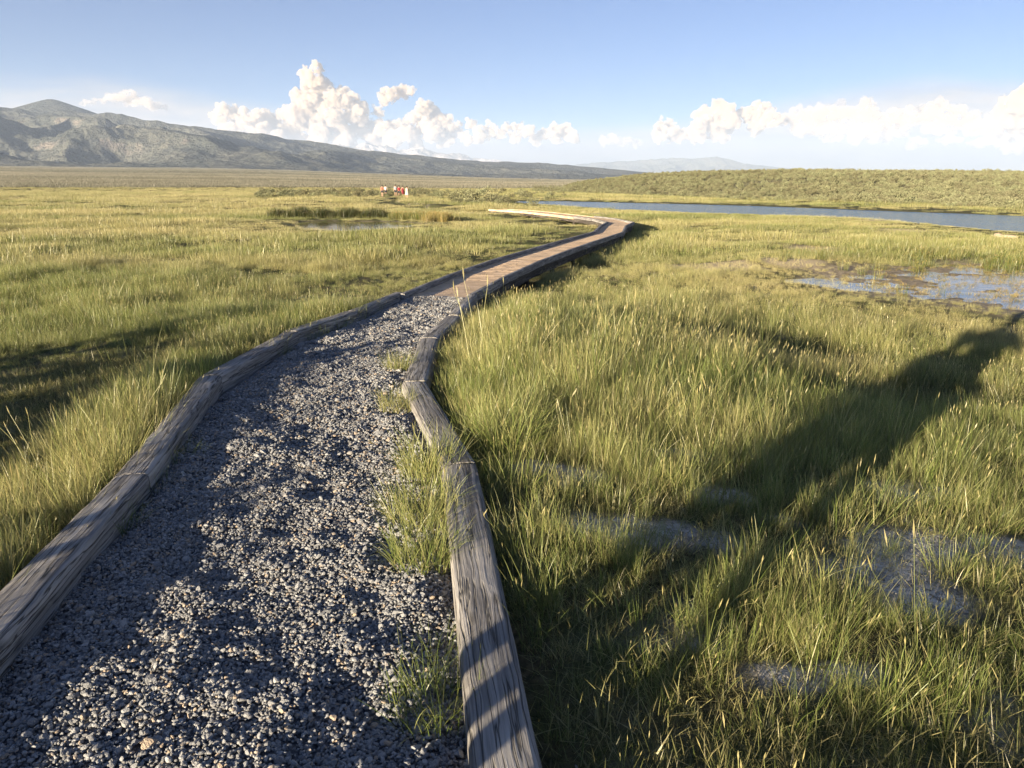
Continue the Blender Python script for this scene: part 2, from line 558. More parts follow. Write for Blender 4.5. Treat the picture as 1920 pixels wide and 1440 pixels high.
def mat_water(name, deep, sx, strength, rough=0.06):
    m, n = new_mat(name)
    pos = n.n('ShaderNodeNewGeometry').outputs['Position']
    a = n.noise(n.scaled(pos, (sx * 0.5, sx * 1.0, 1)), 1.0, 5, 0.6, 0.2)
    b2 = n.noise(n.scaled(pos, (sx * 0.06, sx * 0.16, 1)), 1.0, 3, 0.5)
    h = n.math('ADD', a, n.math('MULTIPLY', b2, 1.3))
    b = n.n('ShaderNodeBsdfPrincipled', {'Base Color': (*deep, 1), 'Roughness': rough, 'IOR': 1.33, 'Normal': n.bump(h, 1.0, strength)})
    out(n, b.outputs[0])
    return m


def mat_mountain(name, veg, dry, rock, snow=None):
    m, n = new_mat(name)
    g = n.n('ShaderNodeNewGeometry')
    pos = g.outputs['Position']
    k = n.scaled(pos, (0.001, 0.001, 0.001))
    slope = n.n('ShaderNodeSeparateXYZ', {0: g.outputs['Normal']}).outputs[2]
    f = n.noise(k, 2.2, 7, 0.62)
    fine = n.noise(k, 26, 5, 0.65)
    c = n.mix(n.rng(f, 0.38, 0.62), veg, dry)
    c = n.mix(n.math('MULTIPLY', n.rng(fine, 0.5, 0.68), 0.6), c, [q * 0.55 for q in veg])
    rk = n.math('ADD', n.math('MULTIPLY', n.noise(k, 5.0, 6, 0.65), 1.0), n.math('MULTIPLY', n.math('SUBTRACT', 0.86, slope), 0.9))
    c = n.mix(n.rng(rk, 0.62, 0.78), c, rock)
    if snow:
        sn = n.math('ADD', n.noise(n.scaled(pos, (0.0016, 0.0016, 0.0004)), 1.0, 6, 0.68), 0.0)
        c = n.mix(n.rng(sn, 0.47, 0.55), c, snow)
    b = n.n('ShaderNodeBsdfPrincipled', {'Base Color': c, 'Roughness': 1.0, 'Normal': n.bump(n.noise(k, 9.0, 6, 0.65), 1.0, 90.0)})
    b.inputs['Specular IOR Level'].default_value = 0.0
    out(n, b.outputs[0])
    return m


def mat_cloth(name, col):
    m, n = new_mat(name)
    oc = n.n('ShaderNodeTexCoord').outputs['Object']
    f = n.noise(oc, 9.0, 3)
    b = n.n('ShaderNodeBsdfPrincipled', {'Base Color': n.mix(n.rng(f, .3, .7), [q * .8 for q in col], col), 'Roughness': 0.9})
    out(n, b.outputs[0])
    return m


M_GROUND = mat_ground()
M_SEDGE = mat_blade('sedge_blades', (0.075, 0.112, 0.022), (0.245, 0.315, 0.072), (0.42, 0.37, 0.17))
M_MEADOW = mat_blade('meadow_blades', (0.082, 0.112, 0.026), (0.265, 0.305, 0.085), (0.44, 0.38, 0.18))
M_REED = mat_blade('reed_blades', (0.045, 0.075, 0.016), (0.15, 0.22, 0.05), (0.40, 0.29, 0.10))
M_TIMBER = mat_wood('weathered_timber', (0.115, 0.107, 0.100), (0.30, 0.284, 0.27), (0.41, 0.388, 0.365))
M_DECK = mat_wood('deck_board', (0.50, 0.355, 0.225), (0.66, 0.485, 0.325), (0.74, 0.57, 0.41))
M_BEAM = mat_wood('dark_beam', (0.035, 0.030, 0.026), (0.09, 0.078, 0.068), (0.14, 0.12, 0.10))
M_STONE = mat_stone()
M_BED = mat_simple('gravel_bed', (0.06, 0.06, 0.065), (0.20, 0.20, 0.21), 60, 0.95, 0.8, 0.02)
M_SAND = mat_simple('pale_trail', (0.42, 0.33, 0.22), (0.62, 0.50, 0.36), 3, 0.95, 0.5, 0.03)
M_LAKE = mat_water('lake_water', (0.08, 0.17, 0.34), 3.0, 0.6, 0.10)
M_MARSHW = mat_water('marsh_water', (0.05, 0.045, 0.035), 6.0, 0.004, 0.04)
M_PONDW = mat_water('pond_water', (0.03, 0.026, 0.014), 3.0, 0.006, 0.03)
M_SAGE = mat_simple('sage_leaves', (0.115, 0.118, 0.065), (0.235, 0.228, 0.135), 2.5, 0.95, 0.0, 0.01)
def sage_variation():
    nt = M_SAGE.node_tree
    b = [q for q in nt.nodes if q.type == 'BSDF_PRINCIPLED'][0]
    src = b.inputs['Base Color'].links[0].from_socket
    oi = nt.nodes.new('ShaderNodeObjectInfo')
    hs = nt.nodes.new('ShaderNodeHueSaturation')
    mr = nt.nodes.new('ShaderNodeMapRange'); mr.inputs[3].default_value = 0.75; mr.inputs[4].default_value = 1.2
    mr2 = nt.nodes.new('ShaderNodeMapRange'); mr2.inputs[3].default_value = 0.48; mr2.inputs[4].default_value = 0.525
    nt.links.new(oi.outputs['Random'], mr.inputs[0]); nt.links.new(oi.outputs['Random'], mr2.inputs[0])
    nt.links.new(mr.outputs[0], hs.inputs['Value']); nt.links.new(mr2.outputs[0], hs.inputs['Hue'])
    nt.links.new(src, hs.inputs['Color']); nt.links.new(hs.outputs[0], b.inputs['Base Color'])


sage_variation()
M_TWIG = mat_simple('sage_wood', (0.06, 0.05, 0.04), (0.13, 0.11, 0.09), 8)
M_HILL = mat_simple('hill_soil', (0.12, 0.112, 0.055), (0.20, 0.18, 0.095), 0.06, 0.95, 0.3, 0.2, 8)
M_ROCK = mat_simple('pale_rock', (0.22, 0.18, 0.13), (0.36, 0.30, 0.22), 6, 0.9, 0.6, 0.04)
M_MTN = mat_mountain('sage_mountain', (0.074, 0.080, 0.072), (0.120, 0.120, 0.102), (0.165, 0.148, 0.130))
M_SNOWY = mat_mountain('snowy_mountain', (0.14, 0.13, 0.13), (0.22, 0.19, 0.17), (0.30, 0.24, 0.20), (0.50, 0.44, 0.42))
M_FARM = mat_mountain('distant_mountain', (0.09, 0.10, 0.09), (0.15, 0.145, 0.12), (0.22, 0.19, 0.17))

# ------------------------------------------------------------------ ground sheet (polar, out to the horizon)
rr = np.concatenate([[0.0], np.geomspace(0.4, 45000, 620)])
ff = np.linspace(R(-52), R(52), 520)
bb = np.linspace(R(52), R(308), 66)[1:-1]
aa_ = np.concatenate([ff, bb])
Rg, Ag = np.meshgrid(rr, aa_, indexing='ij')
X = Rg * np.sin(Ag); Y = Rg * np.cos(Ag)
Z = ground_z(X, Y)
Z = np.where(Rg > 12000, Z[np.searchsorted(rr, 12000) - 1][None, :], Z)
s_, d_, hw_ = path_coords(X, Y)
V = np.stack([X, Y, Z], -1).reshape(-1, 3)
F = grid_faces(len(rr), len(aa_), True)[:, ::-1]
g = fast_mesh('ground', V, F, M_GROUND)
tag(g, 'grassy wetland flat running out to the foot of the mountains', kind='structure')
fattr(g.data, 'soil', soil_mask(X, Y).ravel())
fattr(g.data, 'pale', pale_mask(X, Y).ravel())
msd = poly_sd(X, Y, MARSH)
mud = np.maximum(1 - sst(msd, 0.0, 1.2), 0.8 * (1 - sst(np.abs(poly_sd(X, Y, POND)), 0.1, 0.4)))
fattr(g.data, 'mud', mud.ravel())
fattr(g.data, 'far', sst(Rg, 260, 460).ravel())


# ------------------------------------------------------------------ haze
def haze():
    hx, top, bot = 34000.0, 1750.0, -2.0
    v = [(x, y, z) for z in (bot, top) for y in (-hx, hx) for x in (-hx, hx)]
    f = [(0, 2, 3, 1), (4, 5, 7, 6), (0, 1, 5, 4), (2, 6, 7, 3), (0, 4, 6, 2), (1, 3, 7, 5)]
    m, n = new_mat('valley_haze')
    vol = n.n('ShaderNodeVolumePrincipled', {'Color': (0.54, 0.66, 0.88, 1), 'Density': 3.8e-5, 'Anisotropy': 0.0})
    o = n.n('ShaderNodeOutputMaterial')
    n.link(vol.outputs[0], o.inputs['Volume'])
    h = mesh_obj('haze', v, f, m)
    tag(h, 'thin blue evening haze filling the valley', kind='stuff')
    return h


haze()


# ------------------------------------------------------------------ mountains
def range_patch(name, px_pts, base, ridge, mat, label, ncol=620, nrow=130, amp=1.0, seed=1, wl=1500.0, base_z=70.0, az_pad=0.0, spur=None):
    A = np.array([azel(px, 345)[0] for px, py in px_pts])
    E_ = np.array([math.tan(azel(px, py)[1]) for px, py in px_pts])
    azs = np.linspace(A[0], A[-1], ncol)
    el_ = np.interp(azs, A, E_)
    t = np.concatenate([np.linspace(0, 1, nrow), np.linspace(1, 1.5, 24)[1:]])
    T, AZ = np.meshgrid(t, azs, indexing='ij')
    EL = np.broadcast_to(el_, T.shape)
    D0 = np.interp(AZ, [A[0], A[-1]], base); D1 = np.interp(AZ, [A[0], A[-1]], ridge)
    D = D0 + (D1 - D0) * T
    D = D + 0.05 * (D1 - D0) * np.sin(AZ * 23 + seed) * T
    x = D * np.sin(AZ); y = D * np.cos(AZ)
    zr = CAM_H + D * EL * (1 + 0.0 * T)
    fz = np.where(T < 1, 0.35 * T + 0.65 * T ** 2.0, 1 - 1.3 * (T - 1))
    bz = far_rise(np.minimum(D, 9000)) * far_af(AZ) - 12
    H = np.maximum(zr - bz, 0)
    rg = ridged(x / wl, y / wl, 5, seed) - 0.25
    dn = fbm(x / (wl * 2.2), y / (wl * 2.2), 3, seed + 40)
    env = np.clip(T * (1 - T) * 4, 0, 1) ** 0.8
    z = bz + H * np.clip(fz + amp * env * (rg * 0.75 + dn * 0.5), -0.1, 1.02 + 0 * T)
    z = z + H * 0.06 * (ridged(x / (wl * .3), y / (wl * .3), 4, seed + 9) - .2) * np.clip(T * 3, 0, 1)
    # no slope may stand above the ridge line as the camera sees it
    lim = CAM_H + D * (EL + 0.0008)
    z = np.where(T < 0.97, np.minimum(z, lim - (1 - T) * 0.015 * D), z)
    if spur is not None:
        z = np.maximum(z, spur(x, y) + 40 * (ridged(x / 700, y / 700, 4, 77)))
    ed = np.minimum(sst(AZ, A[0], A[0] + 0.03), 1 - sst(AZ, A[-1] - 0.04, A[-1]))
    z = bz - 30 + (z - bz + 30) * np.where(T > 1.45, 0, 1) * ed
    Vv = np.stack([x, y, z], -1).reshape(-1, 3)
    o = fast_mesh(name, Vv, grid_faces(len(t), ncol)[:, ::-1], mat)
    tag(o, label, kind='structure')
    return o


def shading_spur(x, y):
    # an added long shoulder, left of the frame, there to shade the range's flank
    p0 = np.array((-6000, 4000.0)); p1 = np.array((-4900, 5500.0))
    e = p1 - p0; L = np.hypot(*e)
    t = np.clip(((x - p0[0]) * e[0] + (y - p0[1]) * e[1]) / L ** 2, 0, 1)
    d = np.hypot(x - p0[0] - t * e[0], y - p0[1] - t * e[1])
    return 60 + (650 + 80 * t) * np.clip(1 - d / 1150, 0, 1) ** 1.15 - np.where(d > 1150, 900, 0)


range_patch('mountains', [(-900, 215), (-500, 196), (-150, 193), (0, 199), (35, 206), (90, 213), (140, 212), (185, 212.5), (215, 213), (260, 221), (300, 228), (360, 236.5),
                          (420, 245), (470, 250), (500, 252), (540, 261), (600, 268), (660, 277), (720, 285), (800, 293.5), (900, 303), (960, 305), (1010, 306), (1090, 312), (1160, 319), (1215, 324), (1300, 334)],
            (4800, 5200), (8600, 9800), M_MTN, 'long grey-green mountain range sloping down from the left', spur=shading_spur)


def peak():
    a, e = azel(95, 184)
    D = 10300.0
    cx, cy = D * math.sin(a), D * math.cos(a)
    zt = CAM_H + D * math.tan(e)
    n = 120
    gx, gy = np.meshgrid(np.linspace(-2600, 2600, n), np.linspace(-2600, 2600, n), indexing='xy')
    d = np.hypot(gx, gy)
    z = zt - 0.41 * np.sqrt(d * d + 70 ** 2) + 0.41 * 70 + 0.00004 * d * d
    z = z + 35 * ridged((gx + 90) / 900, gy / 900, 4, 5) * sst(d, 100, 900) - 10
    o = fast_mesh('mountain_peak', np.stack([gx + cx, gy + cy, z], -1).reshape(-1, 3), grid_faces(n, n), M_MTN)
    tag(o, 'smooth cone-shaped summit rising behind the left end of the range', kind='structure')


peak()
range_patch('snowy_mountains', [(560, 300), (600, 285), (640, 272), (665, 275), (690, 269), (712, 276), (728, 273), (748, 283), (775, 279), (795, 277), (815, 287), (845, 289), (862, 286), (885, 297), (930, 300), (960, 304), (1010, 312), (1060, 322)],
            (26500, 26500), (30500, 30500), M_SNOWY, 'far snow-streaked mountains behind the range', ncol=420, nrow=60, amp=0.55, seed=11, wl=1500, base_z=150)
range_patch('distant_mountains', [(1030, 322), (1080, 309), (1130, 304), (1180, 303), (1225, 299), (1262, 297), (1300, 299), (1340, 294), (1362, 299), (1390, 307), (1440, 313), (1500, 318), (1600, 326)],
            (25500, 25500), (30500, 30500), M_FARM, 'faint blue mountains low on the skyline above the sage hill', ncol=420, nrow=60, amp=0.5, seed=23, wl=1700, base_z=150)


# ------------------------------------------------------------------ sage hill beyond the lake
az_h = np.linspace(HB[0] - 0.02, R(58), 300)
th = np.concatenate([np.linspace(-0.05, 0.2, 24), np.linspace(0.2, 1.6, 70)[1:]])
TH, AZH = np.meshgrid(th, az_h, indexing='ij')
DH = np.interp(AZH, HB, HBD) + TH * 190
XH = DH * np.sin(AZH); YH = DH * np.cos(AZH)
hill = fast_mesh('hill', np.stack([XH, YH, hill_z(XH, YH)], -1).reshape(-1, 3), grid_faces(len(th), len(az_h))[:, ::-1], M_HILL)
tag(hill, 'long low hill covered in sagebrush on the far side of the lake', kind='structure')


def surf_z(x, y):
    return np.maximum(ground_z(x, y), hill_z(x, y))


# ------------------------------------------------------------------ water
def water(name, poly, z, pad, mat, label):
    c = np.mean(poly, 0)
    P_ = np.array(poly, float)
    n = len(P_)
    o2 = []
    area = sum(P_[i][0] * P_[(i + 1) % n][1] - P_[(i + 1) % n][0] * P_[i][1] for i in range(n))
    sg = 1 if area > 0 else -1
    for i in range(n):
        e1 = P_[i] - P_[i - 1]; e2 = P_[(i + 1) % n] - P_[i]
        nn = np.array((e1[1], -e1[0])) / (np.hypot(*e1) + 1e-9) + np.array((e2[1], -e2[0])) / (np.hypot(*e2) + 1e-9)
        nn = nn / (np.hypot(*nn) + 1e-9) * sg
        o2.append(P_[i] + nn * pad)
    bm = bmesh.new()
    vs = [bm.verts.new((q[0], q[1], z)) for q in o2]
    f = bm.faces.new(vs)
    if f.normal.z < 0: f.normal_flip()
    bm.normal_update()
    if f.normal.z < 0: f.normal_flip()
    bmesh.ops.triangulate(bm, faces=[f])
    me = bpy.data.meshes.new(name); bm.to_mesh(me); bm.free()
    me.materials.append(mat)
    o = bpy.data.objects.new(name, me); COL.objects.link(o)
    tag(o, label, kind='structure')


water('lake', LAKE, LAKE_Z, 1.5, M_LAKE, 'narrow rippled blue lake below the sage hill')
water('pond', POND, POND_Z, 0.5, M_PONDW, 'small still pond behind dark reeds in the left meadow')
water('marsh_water', MARSH, MARSH_Z, 1.2, M_MARSHW, 'shallow muddy water with weeds at the right edge')


# ------------------------------------------------------------------ clouds: lumpy heaps, 45 km away
def mat_cloud(name='cloud_white', dens=0.0065):
    m, n = new_mat(name)
    vol = n.n('ShaderNodeVolumePrincipled', {'Color': (0.71, 0.64, 0.57, 1), 'Density': dens, 'Anisotropy': 0.1})
    o = n.n('ShaderNodeOutputMaterial')
    n.link(vol.outputs[0], o.inputs['Volume'])
    return m


M_CLOUD = mat_cloud()
M_MIDC = mat_cloud('cloud_soft', 0.0017)
M_THIN = mat_cloud('cloud_thin', 0.0018)
TEX_A = bpy.data.textures.new('cloud_lumps', 'CLOUDS'); TEX_A.noise_scale = 0.7; TEX_A.noise_depth = 5
TEX_C = bpy.data.textures.new('cloud_knobs', 'CLOUDS'); TEX_C.noise_scale = 0.3; TEX_C.noise_depth = 3
TEX_B = bpy.data.textures.new('cloud_fluff', 'CLOUDS'); TEX_B.noise_scale = 0.12; TEX_B.noise_depth = 4


def cloud(px_puffs, label, dist=46.0, squash=0.8, child=9, seed=0, vox=0.036, mat=None, wide=1.0):
    """px_puffs: (px, py, radius in px); built in km"""
    rg = random.Random(seed)
    bm = bmesh.new()
    k = dist / 1470.0
    allp = []
    cx = sum(p[0] for p in px_puffs) / len(px_puffs)
    a0, _ = azel(cx, 345)
    for px, py, r in px_puffs:
        a, e = azel(px, py)
        rad = r * k
        dd = dist + rg.uniform(-0.6, 0.6)
        c = Vector((dd * math.sin(a), dd * math.cos(a), dd * math.tan(e)))
        allp.append((c, rad))
        for i in range(child):
            v = Vector((rg.gauss(0, 1), rg.gauss(0, 1), rg.gauss(0.15, 0.8))).normalized()
            r2 = rad * rg.uniform(0.25, 0.62)
            c2 = c + v * (rad * 0.82)
            if c2.z < c.z - rad * 0.55: continue
            allp.append((c2, r2))
            for q in range(2):
                v2 = (v + Vector((rg.gauss(0, .7), rg.gauss(0, .7), rg.gauss(0.1, .6)))).normalized()
                allp.append((c2 + v2 * r2 * 0.85, r2 * rg.uniform(0.3, 0.55)))
    org = Vector((dist * math.sin(a0), dist * math.cos(a0), 2.0))
    for c, rad in allp:
        if rad < vox * 1.3: rad = vox * 1.3
        bmesh.ops.create_icosphere(bm, subdivisions=2, radius=rad, matrix=Matrix.Translation(c - org) @ Matrix.Diagonal((wide, wide, squash, 1)))
    me = bpy.data.meshes.new('cloud'); bm.to_mesh(me); bm.free()
    me.materials.append(mat or M_CLOUD)
    o = bpy.data.objects.new('cloud', me)
    COL.objects.link(o)
    m = o.modifiers.new('union', 'REMESH'); m.mode = 'VOXEL'; m.voxel_size = vox; m.use_smooth_shade = True
    for tx, st in ((TEX_A, 0.75), (TEX_C, 0.34), (TEX_B, 0.16)):
        m = o.modifiers.new('lumps', 'DISPLACE'); m.texture = tx; m.texture_coords = 'LOCAL'; m.strength = st; m.mid_level = 0.5
    o.scale = (1000, 1000, 1000)
    o.location = org * 1000
    tag(o, label, 'cloud', 'heaped clouds low over the mountains')
    return o


cloud([(585, 148, 22), (600, 175, 26), (578, 190, 24), (622, 200, 30), (555, 215, 24), (592, 225, 34), (650, 190, 18), (668, 215, 26), (640, 240, 32), (535, 236, 22), (500, 228, 18), (470, 222, 14), (440, 218, 16),
       (418, 208, 13), (412, 226, 14), (450, 238, 16), (490, 245, 17), (545, 250, 20), (600, 255, 22), (680, 245, 22), (520, 262, 18), (570, 268, 18), (640, 266, 20), (430, 244, 14), (700, 262, 18)],
      'tall towering white cumulus, highest of the clouds', seed=3)
cloud([(718, 192, 12), (735, 178, 14), (755, 172, 12), (708, 208, 10), (770, 172, 8)], 'small ragged white cloud floating beside the tall tower', seed=5, vox=0.034)
cloud([(795, 205, 16), (800, 228, 24), (825, 230, 22), (775, 240, 22), (845, 240, 16), (740, 243, 20), (712, 246, 16), (760, 250, 18), (810, 250, 20), (730, 264, 16), (780, 268, 15), (840, 262, 15), (870, 256, 12)], 'pointed white cumulus right of the tall tower', seed=8)
cloud([(882, 235, 10), (900, 246, 10), (918, 235, 9), (925, 248, 10), (950, 240, 12), (970, 238, 12), (990, 248, 11), (940, 253, 10), (905, 258, 11), (965, 256, 11), (1005, 260, 10)], 'low row of small white cumulus over the end of the range', seed=12, vox=0.034)
cloud([(1040, 246, 13), (1060, 248, 14), (1020, 252, 11), (1075, 258, 11), (1045, 260, 11)], 'small rounded white cumulus above the boardwalk corner', seed=14, vox=0.034)
cloud([(1350, 205, 20), (1330, 222, 24), (1362, 225, 24), (1405, 217, 18), (1432, 207, 14), (1445, 222, 18), (1420, 232, 20), (1308, 236, 14), (1250, 240, 16), (1235, 250, 16), (1265, 256, 16), (1300, 252, 18), (1345, 246, 22), (1460, 228, 12)],
      'bright heaped cumulus above the sage hill', seed=17)
cloud([(1905, 205, 24), (1930, 190, 30), (1880, 222, 16), (1955, 215, 34), (1985, 185, 30)], 'white cumulus cut by the right edge of the sky', seed=19)

cloud([(1490, 222, 20), (1530, 216, 24), (1580, 212, 22), (1625, 218, 22), (1670, 226, 20), (1510, 240, 20), (1560, 242, 20), (1620, 244, 20), (1680, 246, 16)], 'soft flat-bottomed cloud right of the bright heap', seed=23, squash=.6, wide=1.4, mat=M_MIDC)
cloud([(1710, 220, 18), (1745, 214, 20), (1785, 222, 20), (1820, 232, 20), (1760, 240, 18), (1850, 240, 22), (1890, 250, 20)], 'soft grey-bellied cloud between the flat one and the right edge', seed=25, squash=.6, wide=1.4, mat=M_MIDC)
cloud([(1560, 262, 8), (1610, 258, 10), (1660, 262, 9), (1720, 268, 10), (1780, 262, 10), (1840, 268, 10), (1895, 272, 12)], 'long low streak of pinkish cloud above the hill on the right', seed=27, squash=.35, wide=2.0, mat=M_THIN)
cloud([(190, 188, 9), (215, 184, 12), (245, 186, 13), (270, 192, 10), (295, 200, 8), (165, 194, 7)], 'thin pale lens of cloud over the summit ridge at the left', seed=29, squash=.45, wide=1.8, mat=M_THIN)
cloud([(1140, 266, 9), (1152, 263, 9), (1166, 266, 10), (1180, 264, 9), (1192, 267, 8)], 'faint shred of cloud between the two bright heaps', seed=33, squash=.6, wide=1.3, mat=M_THIN)


# ------------------------------------------------------------------ timbers
def timber(name, p0, p1, w, h, mat, z0=None, z1=None, seed=0, parent=None, rough=1.0, extra=0.0):
    """a squared timber between two points of its top face's centre line"""
    rg = np.random.default_rng(seed + 100)
    p0 = np.array(p0, float); p1 = np.array(p1, float)
    L = np.linalg.norm(p1 - p0)
    n = max(6, int(L / 0.07))
    c = 0.018 * rough + 0.006
    prof = [(-w / 2 + c, 0), (-w / 6, .003), (w / 6, .003), (w / 2 - c, 0), (w / 2 - c * .3, -c * .3), (w / 2, -c), (w / 2, -h * .55), (w / 2, -h), (-w / 2, -h), (-w / 2, -h * .55), (-w / 2, -c), (-w / 2 + c * .3, -c * .3)]
    prof = np.array(prof)
    m = len(prof)
    xs = np.linspace(0, L, n)
    Vv = np.zeros((n, m, 3))
    ph = rg.uniform(0, 50)
    for j in range(m):
        Vv[:, j, 0] = xs
        e = 0.006 * rough * fbm(xs * 3 + ph, np.full(n, j * 0.8 + ph), 3, seed + 3)
        e2 = 0.008 * rough * fbm(xs * 5 + ph, np.full(n, j * 1.7 + ph), 3, seed + 5)
        Vv[:, j, 1] = prof[j, 0] + e
        Vv[:, j, 2] = prof[j, 1] + e2 * (0.5 if prof[j, 1] > -.001 else 1)
    # worn, slightly crumbling ends
    for k, sgn in ((0, 1), (n - 1, -1)):
        Vv[k, :, 0] += sgn * np.abs(rg.normal(0, 0.004, m)) * rough
    Vv = Vv.reshape(-1, 3)
    Fq = []
    for i in range(n - 1):
        for j in range(m):
            j2 = (j + 1) % m
            Fq.append((i * m + j, i * m + j2, (i + 1) * m + j2, (i + 1) * m + j))
    Fq.append(tuple(range(m))[::-1]); Fq.append(tuple((n - 1) * m + j for j in range(m)))
    o = mesh_obj(name, Vv, Fq, mat)
    me = o.data
    bm = bmesh.new(); bm.from_mesh(me); bmesh.ops.recalc_face_normals(bm, faces=bm.faces); bm.to_mesh(me); bm.free()
    d = Vector(p1 - p0).normalized()
    yv = Vector((0, 0, 1)).cross(d).normalized()
    zv = d.cross(yv)
    mt = Matrix((d, yv, zv)).transposed().to_4x4()
    mt.translation = Vector(p0)
    o.matrix_world = mt
    if parent:
        o.parent = parent
        o.matrix_parent_inverse = parent.matrix_world.inverted()
    return o


def tpt(px, py, extra=0.1):
    z = extra
    for _ in range(15):
        x, y = at(px, py, z); z = extra + float(path_z(y))
    return (x, y, z)


LEFT = [((-1.33, -1.2, 0.078), tpt(245, 890, .078), 'weathered grey timber edging the left of the gravel, nearest the bottom left corner'),
        (tpt(246, 889, .08), tpt(394, 704, .08), 'cracked grey timber, second of the left edging'),
        (tpt(395, 703, .078), tpt(545, 622, .078), 'grey timber in the left edging beside the gravel, third from the bottom corner'),
        (tpt(545, 620, .085), tpt(658, 583.5, .085), 'raised sunlit timber in the left edging, its near end bright tan'),
        (tpt(659, 583, .078), tpt(747, 548, .085), 'last timber of the left edging, meeting the boardwalk rail')]
RIGHT = [((0.34, -1.2, 0.062), tpt(862, 871, .062), 'long wide grey timber along the right of the gravel, nearest the bottom edge'),
         (tpt(861, 868, .064), tpt(776, 716, .064), 'deeply furrowed grey timber where the right edging bends left'),
         (tpt(777, 714, .064), tpt(804, 634, .07), 'dark grey timber at the elbow of the right edging'),
         (tpt(804.5, 633, .075), tpt(850, 592, .064), 'short pale timber slanting up from the elbow of the right edging'),
         (tpt(850, 590, .062), tpt(886, 551, .075), 'grass-hidden timber just before the right boardwalk rail')]
for i, (a, b, lab) in enumerate(LEFT + RIGHT):
    wd = (0.172 if i < 5 else 0.19) if i not in (4, 9) else 0.14
    o = timber('curb_timber', a, b, wd, 0.19, M_TIMBER, seed=i * 7 + 1)
    tag(o, lab, 'timber', 'timbers edging the gravel path')

# ------------------------------------------------------------------ gravel path: bed and stones
ng, mg = 200, 33
ss = np.linspace(SCUM[1] + 1, S_BW0 + 0.35, ng)
GV = []
for s in ss:
    x, y, a, hw = path_at(s)
    for t in np.linspace(-1, 1, mg):
        o_ = t * (hw + 0.02)
        GV.append((x + math.cos(a) * o_, y - math.sin(a) * o_, 0))
GV = np.array(GV)


def bed_z(x, y):
    s, d, hw = path_coords(x, y)
    z = path_z(y) - 0.012 + 0.044 * fbm(x / 0.45, y / 0.45, 3, 51) + 0.018 * fbm(x / 0.2, y / 0.2, 2, 53) + 0.03 * fbm(x / 1.7, y / 1.7, 2, 57)
    return z - 0.03 * sst(np.abs(d), hw * 0.75, hw)


GV[:, 2] = bed_z(GV[:, 0], GV[:, 1]) - 0.006
pth = fast_mesh('gravel_path', GV, grid_faces(ng, mg), M_BED)
tag(pth, 'grey gravel footpath between timber edgings', kind='structure')


def ico(sub):
    bm = bmesh.new(); bmesh.ops.create_icosphere(bm, subdivisions=sub, radius=1)
    v = np.array([q.co[:] for q in bm.verts]); f = [[q.index for q in fc.verts] for fc in bm.faces]; bm.free()
    return v, f


def proto_collection(name):
    return bpy.data.collections.new(name)


def scatter(name, coll, pts, rot, scl, idx, mat_attrs, label):
    """points become instances of the collection's shapes (uncountable stuff)"""
    me = bpy.data.meshes.new(name)
    pts = np.asarray(pts, np.float32)
    me.vertices.add(len(pts)); me.vertices.foreach_set('co', pts.ravel())
    me.update()
    fattr(me, 'rot', rot, 'FLOAT_VECTOR')
    fattr(me, 'scl', scl, 'FLOAT_VECTOR')
    fattr(me, 'idx', idx, 'INT')
    for k, v in mat_attrs.items():
        fattr(me, k, v)
    o = bpy.data.objects.new(name, me); COL.objects.link(o)
    ng_ = bpy.data.node_groups.new(name + '_nodes', 'GeometryNodeTree')
    ng_.interface.new_socket('Geometry', in_out='INPUT', socket_type='NodeSocketGeometry')
    ng_.interface.new_socket('Geometry', in_out='OUTPUT', socket_type='NodeSocketGeometry')
    N = ng_.nodes; L = ng_.links
    gi = N.new('NodeGroupInput'); go = N.new('NodeGroupOutput')
    ci = N.new('GeometryNodeCollectionInfo'); ci.inputs['Collection'].default_value = coll
    ci.inputs['Separate Children'].default_value = True; ci.inputs['Reset Children'].default_value = True
    ip = N.new('GeometryNodeInstanceOnPoints'); ip.inputs['Pick Instance'].default_value = True

    def na(nm, t):
        q = N.new('GeometryNodeInputNamedAttribute'); q.data_type = t; q.inputs['Name'].default_value = nm
        return q.outputs[0]
    L.new(gi.outputs[0], ip.inputs['Points'])
    L.new(ci.outputs[0], ip.inputs['Instance'])
    L.new(na('idx', 'INT'), ip.inputs['Instance Index'])
    er = N.new('FunctionNodeEulerToRotation')
    L.new(na('rot', 'FLOAT_VECTOR'), er.inputs[0]); L.new(er.outputs[0], ip.inputs['Rotation'])
    L.new(na('scl', 'FLOAT_VECTOR'), ip.inputs['Scale'])
    L.new(ip.outputs[0], go.inputs[0])
    md = o.modifiers.new('scatter', 'NODES'); md.node_group = ng_
    tag(o, label, kind='stuff')
    return o


# stones
stones = proto_collection('gravel_shapes')
for k in range(10):
    v, f = ico(2)
    rg = np.random.default_rng(k)
    # chop the ball with random planes into a broken-stone shape
    for q in range(9):
        nv = rg.normal(size=3); nv /= np.linalg.norm(nv)
        cdist = rg.uniform(0.5, 0.85)
        dd = v @ nv
        v = np.where((dd > cdist)[:, None], v - (dd - cdist)[:, None] * nv, v)
    v = v * np.array((1.0, rg.uniform(.65, .9), rg.uniform(.42, .7)))
    o = mesh_obj('stone', v, f, M_STONE, link=False)
    stones.objects.link(o)


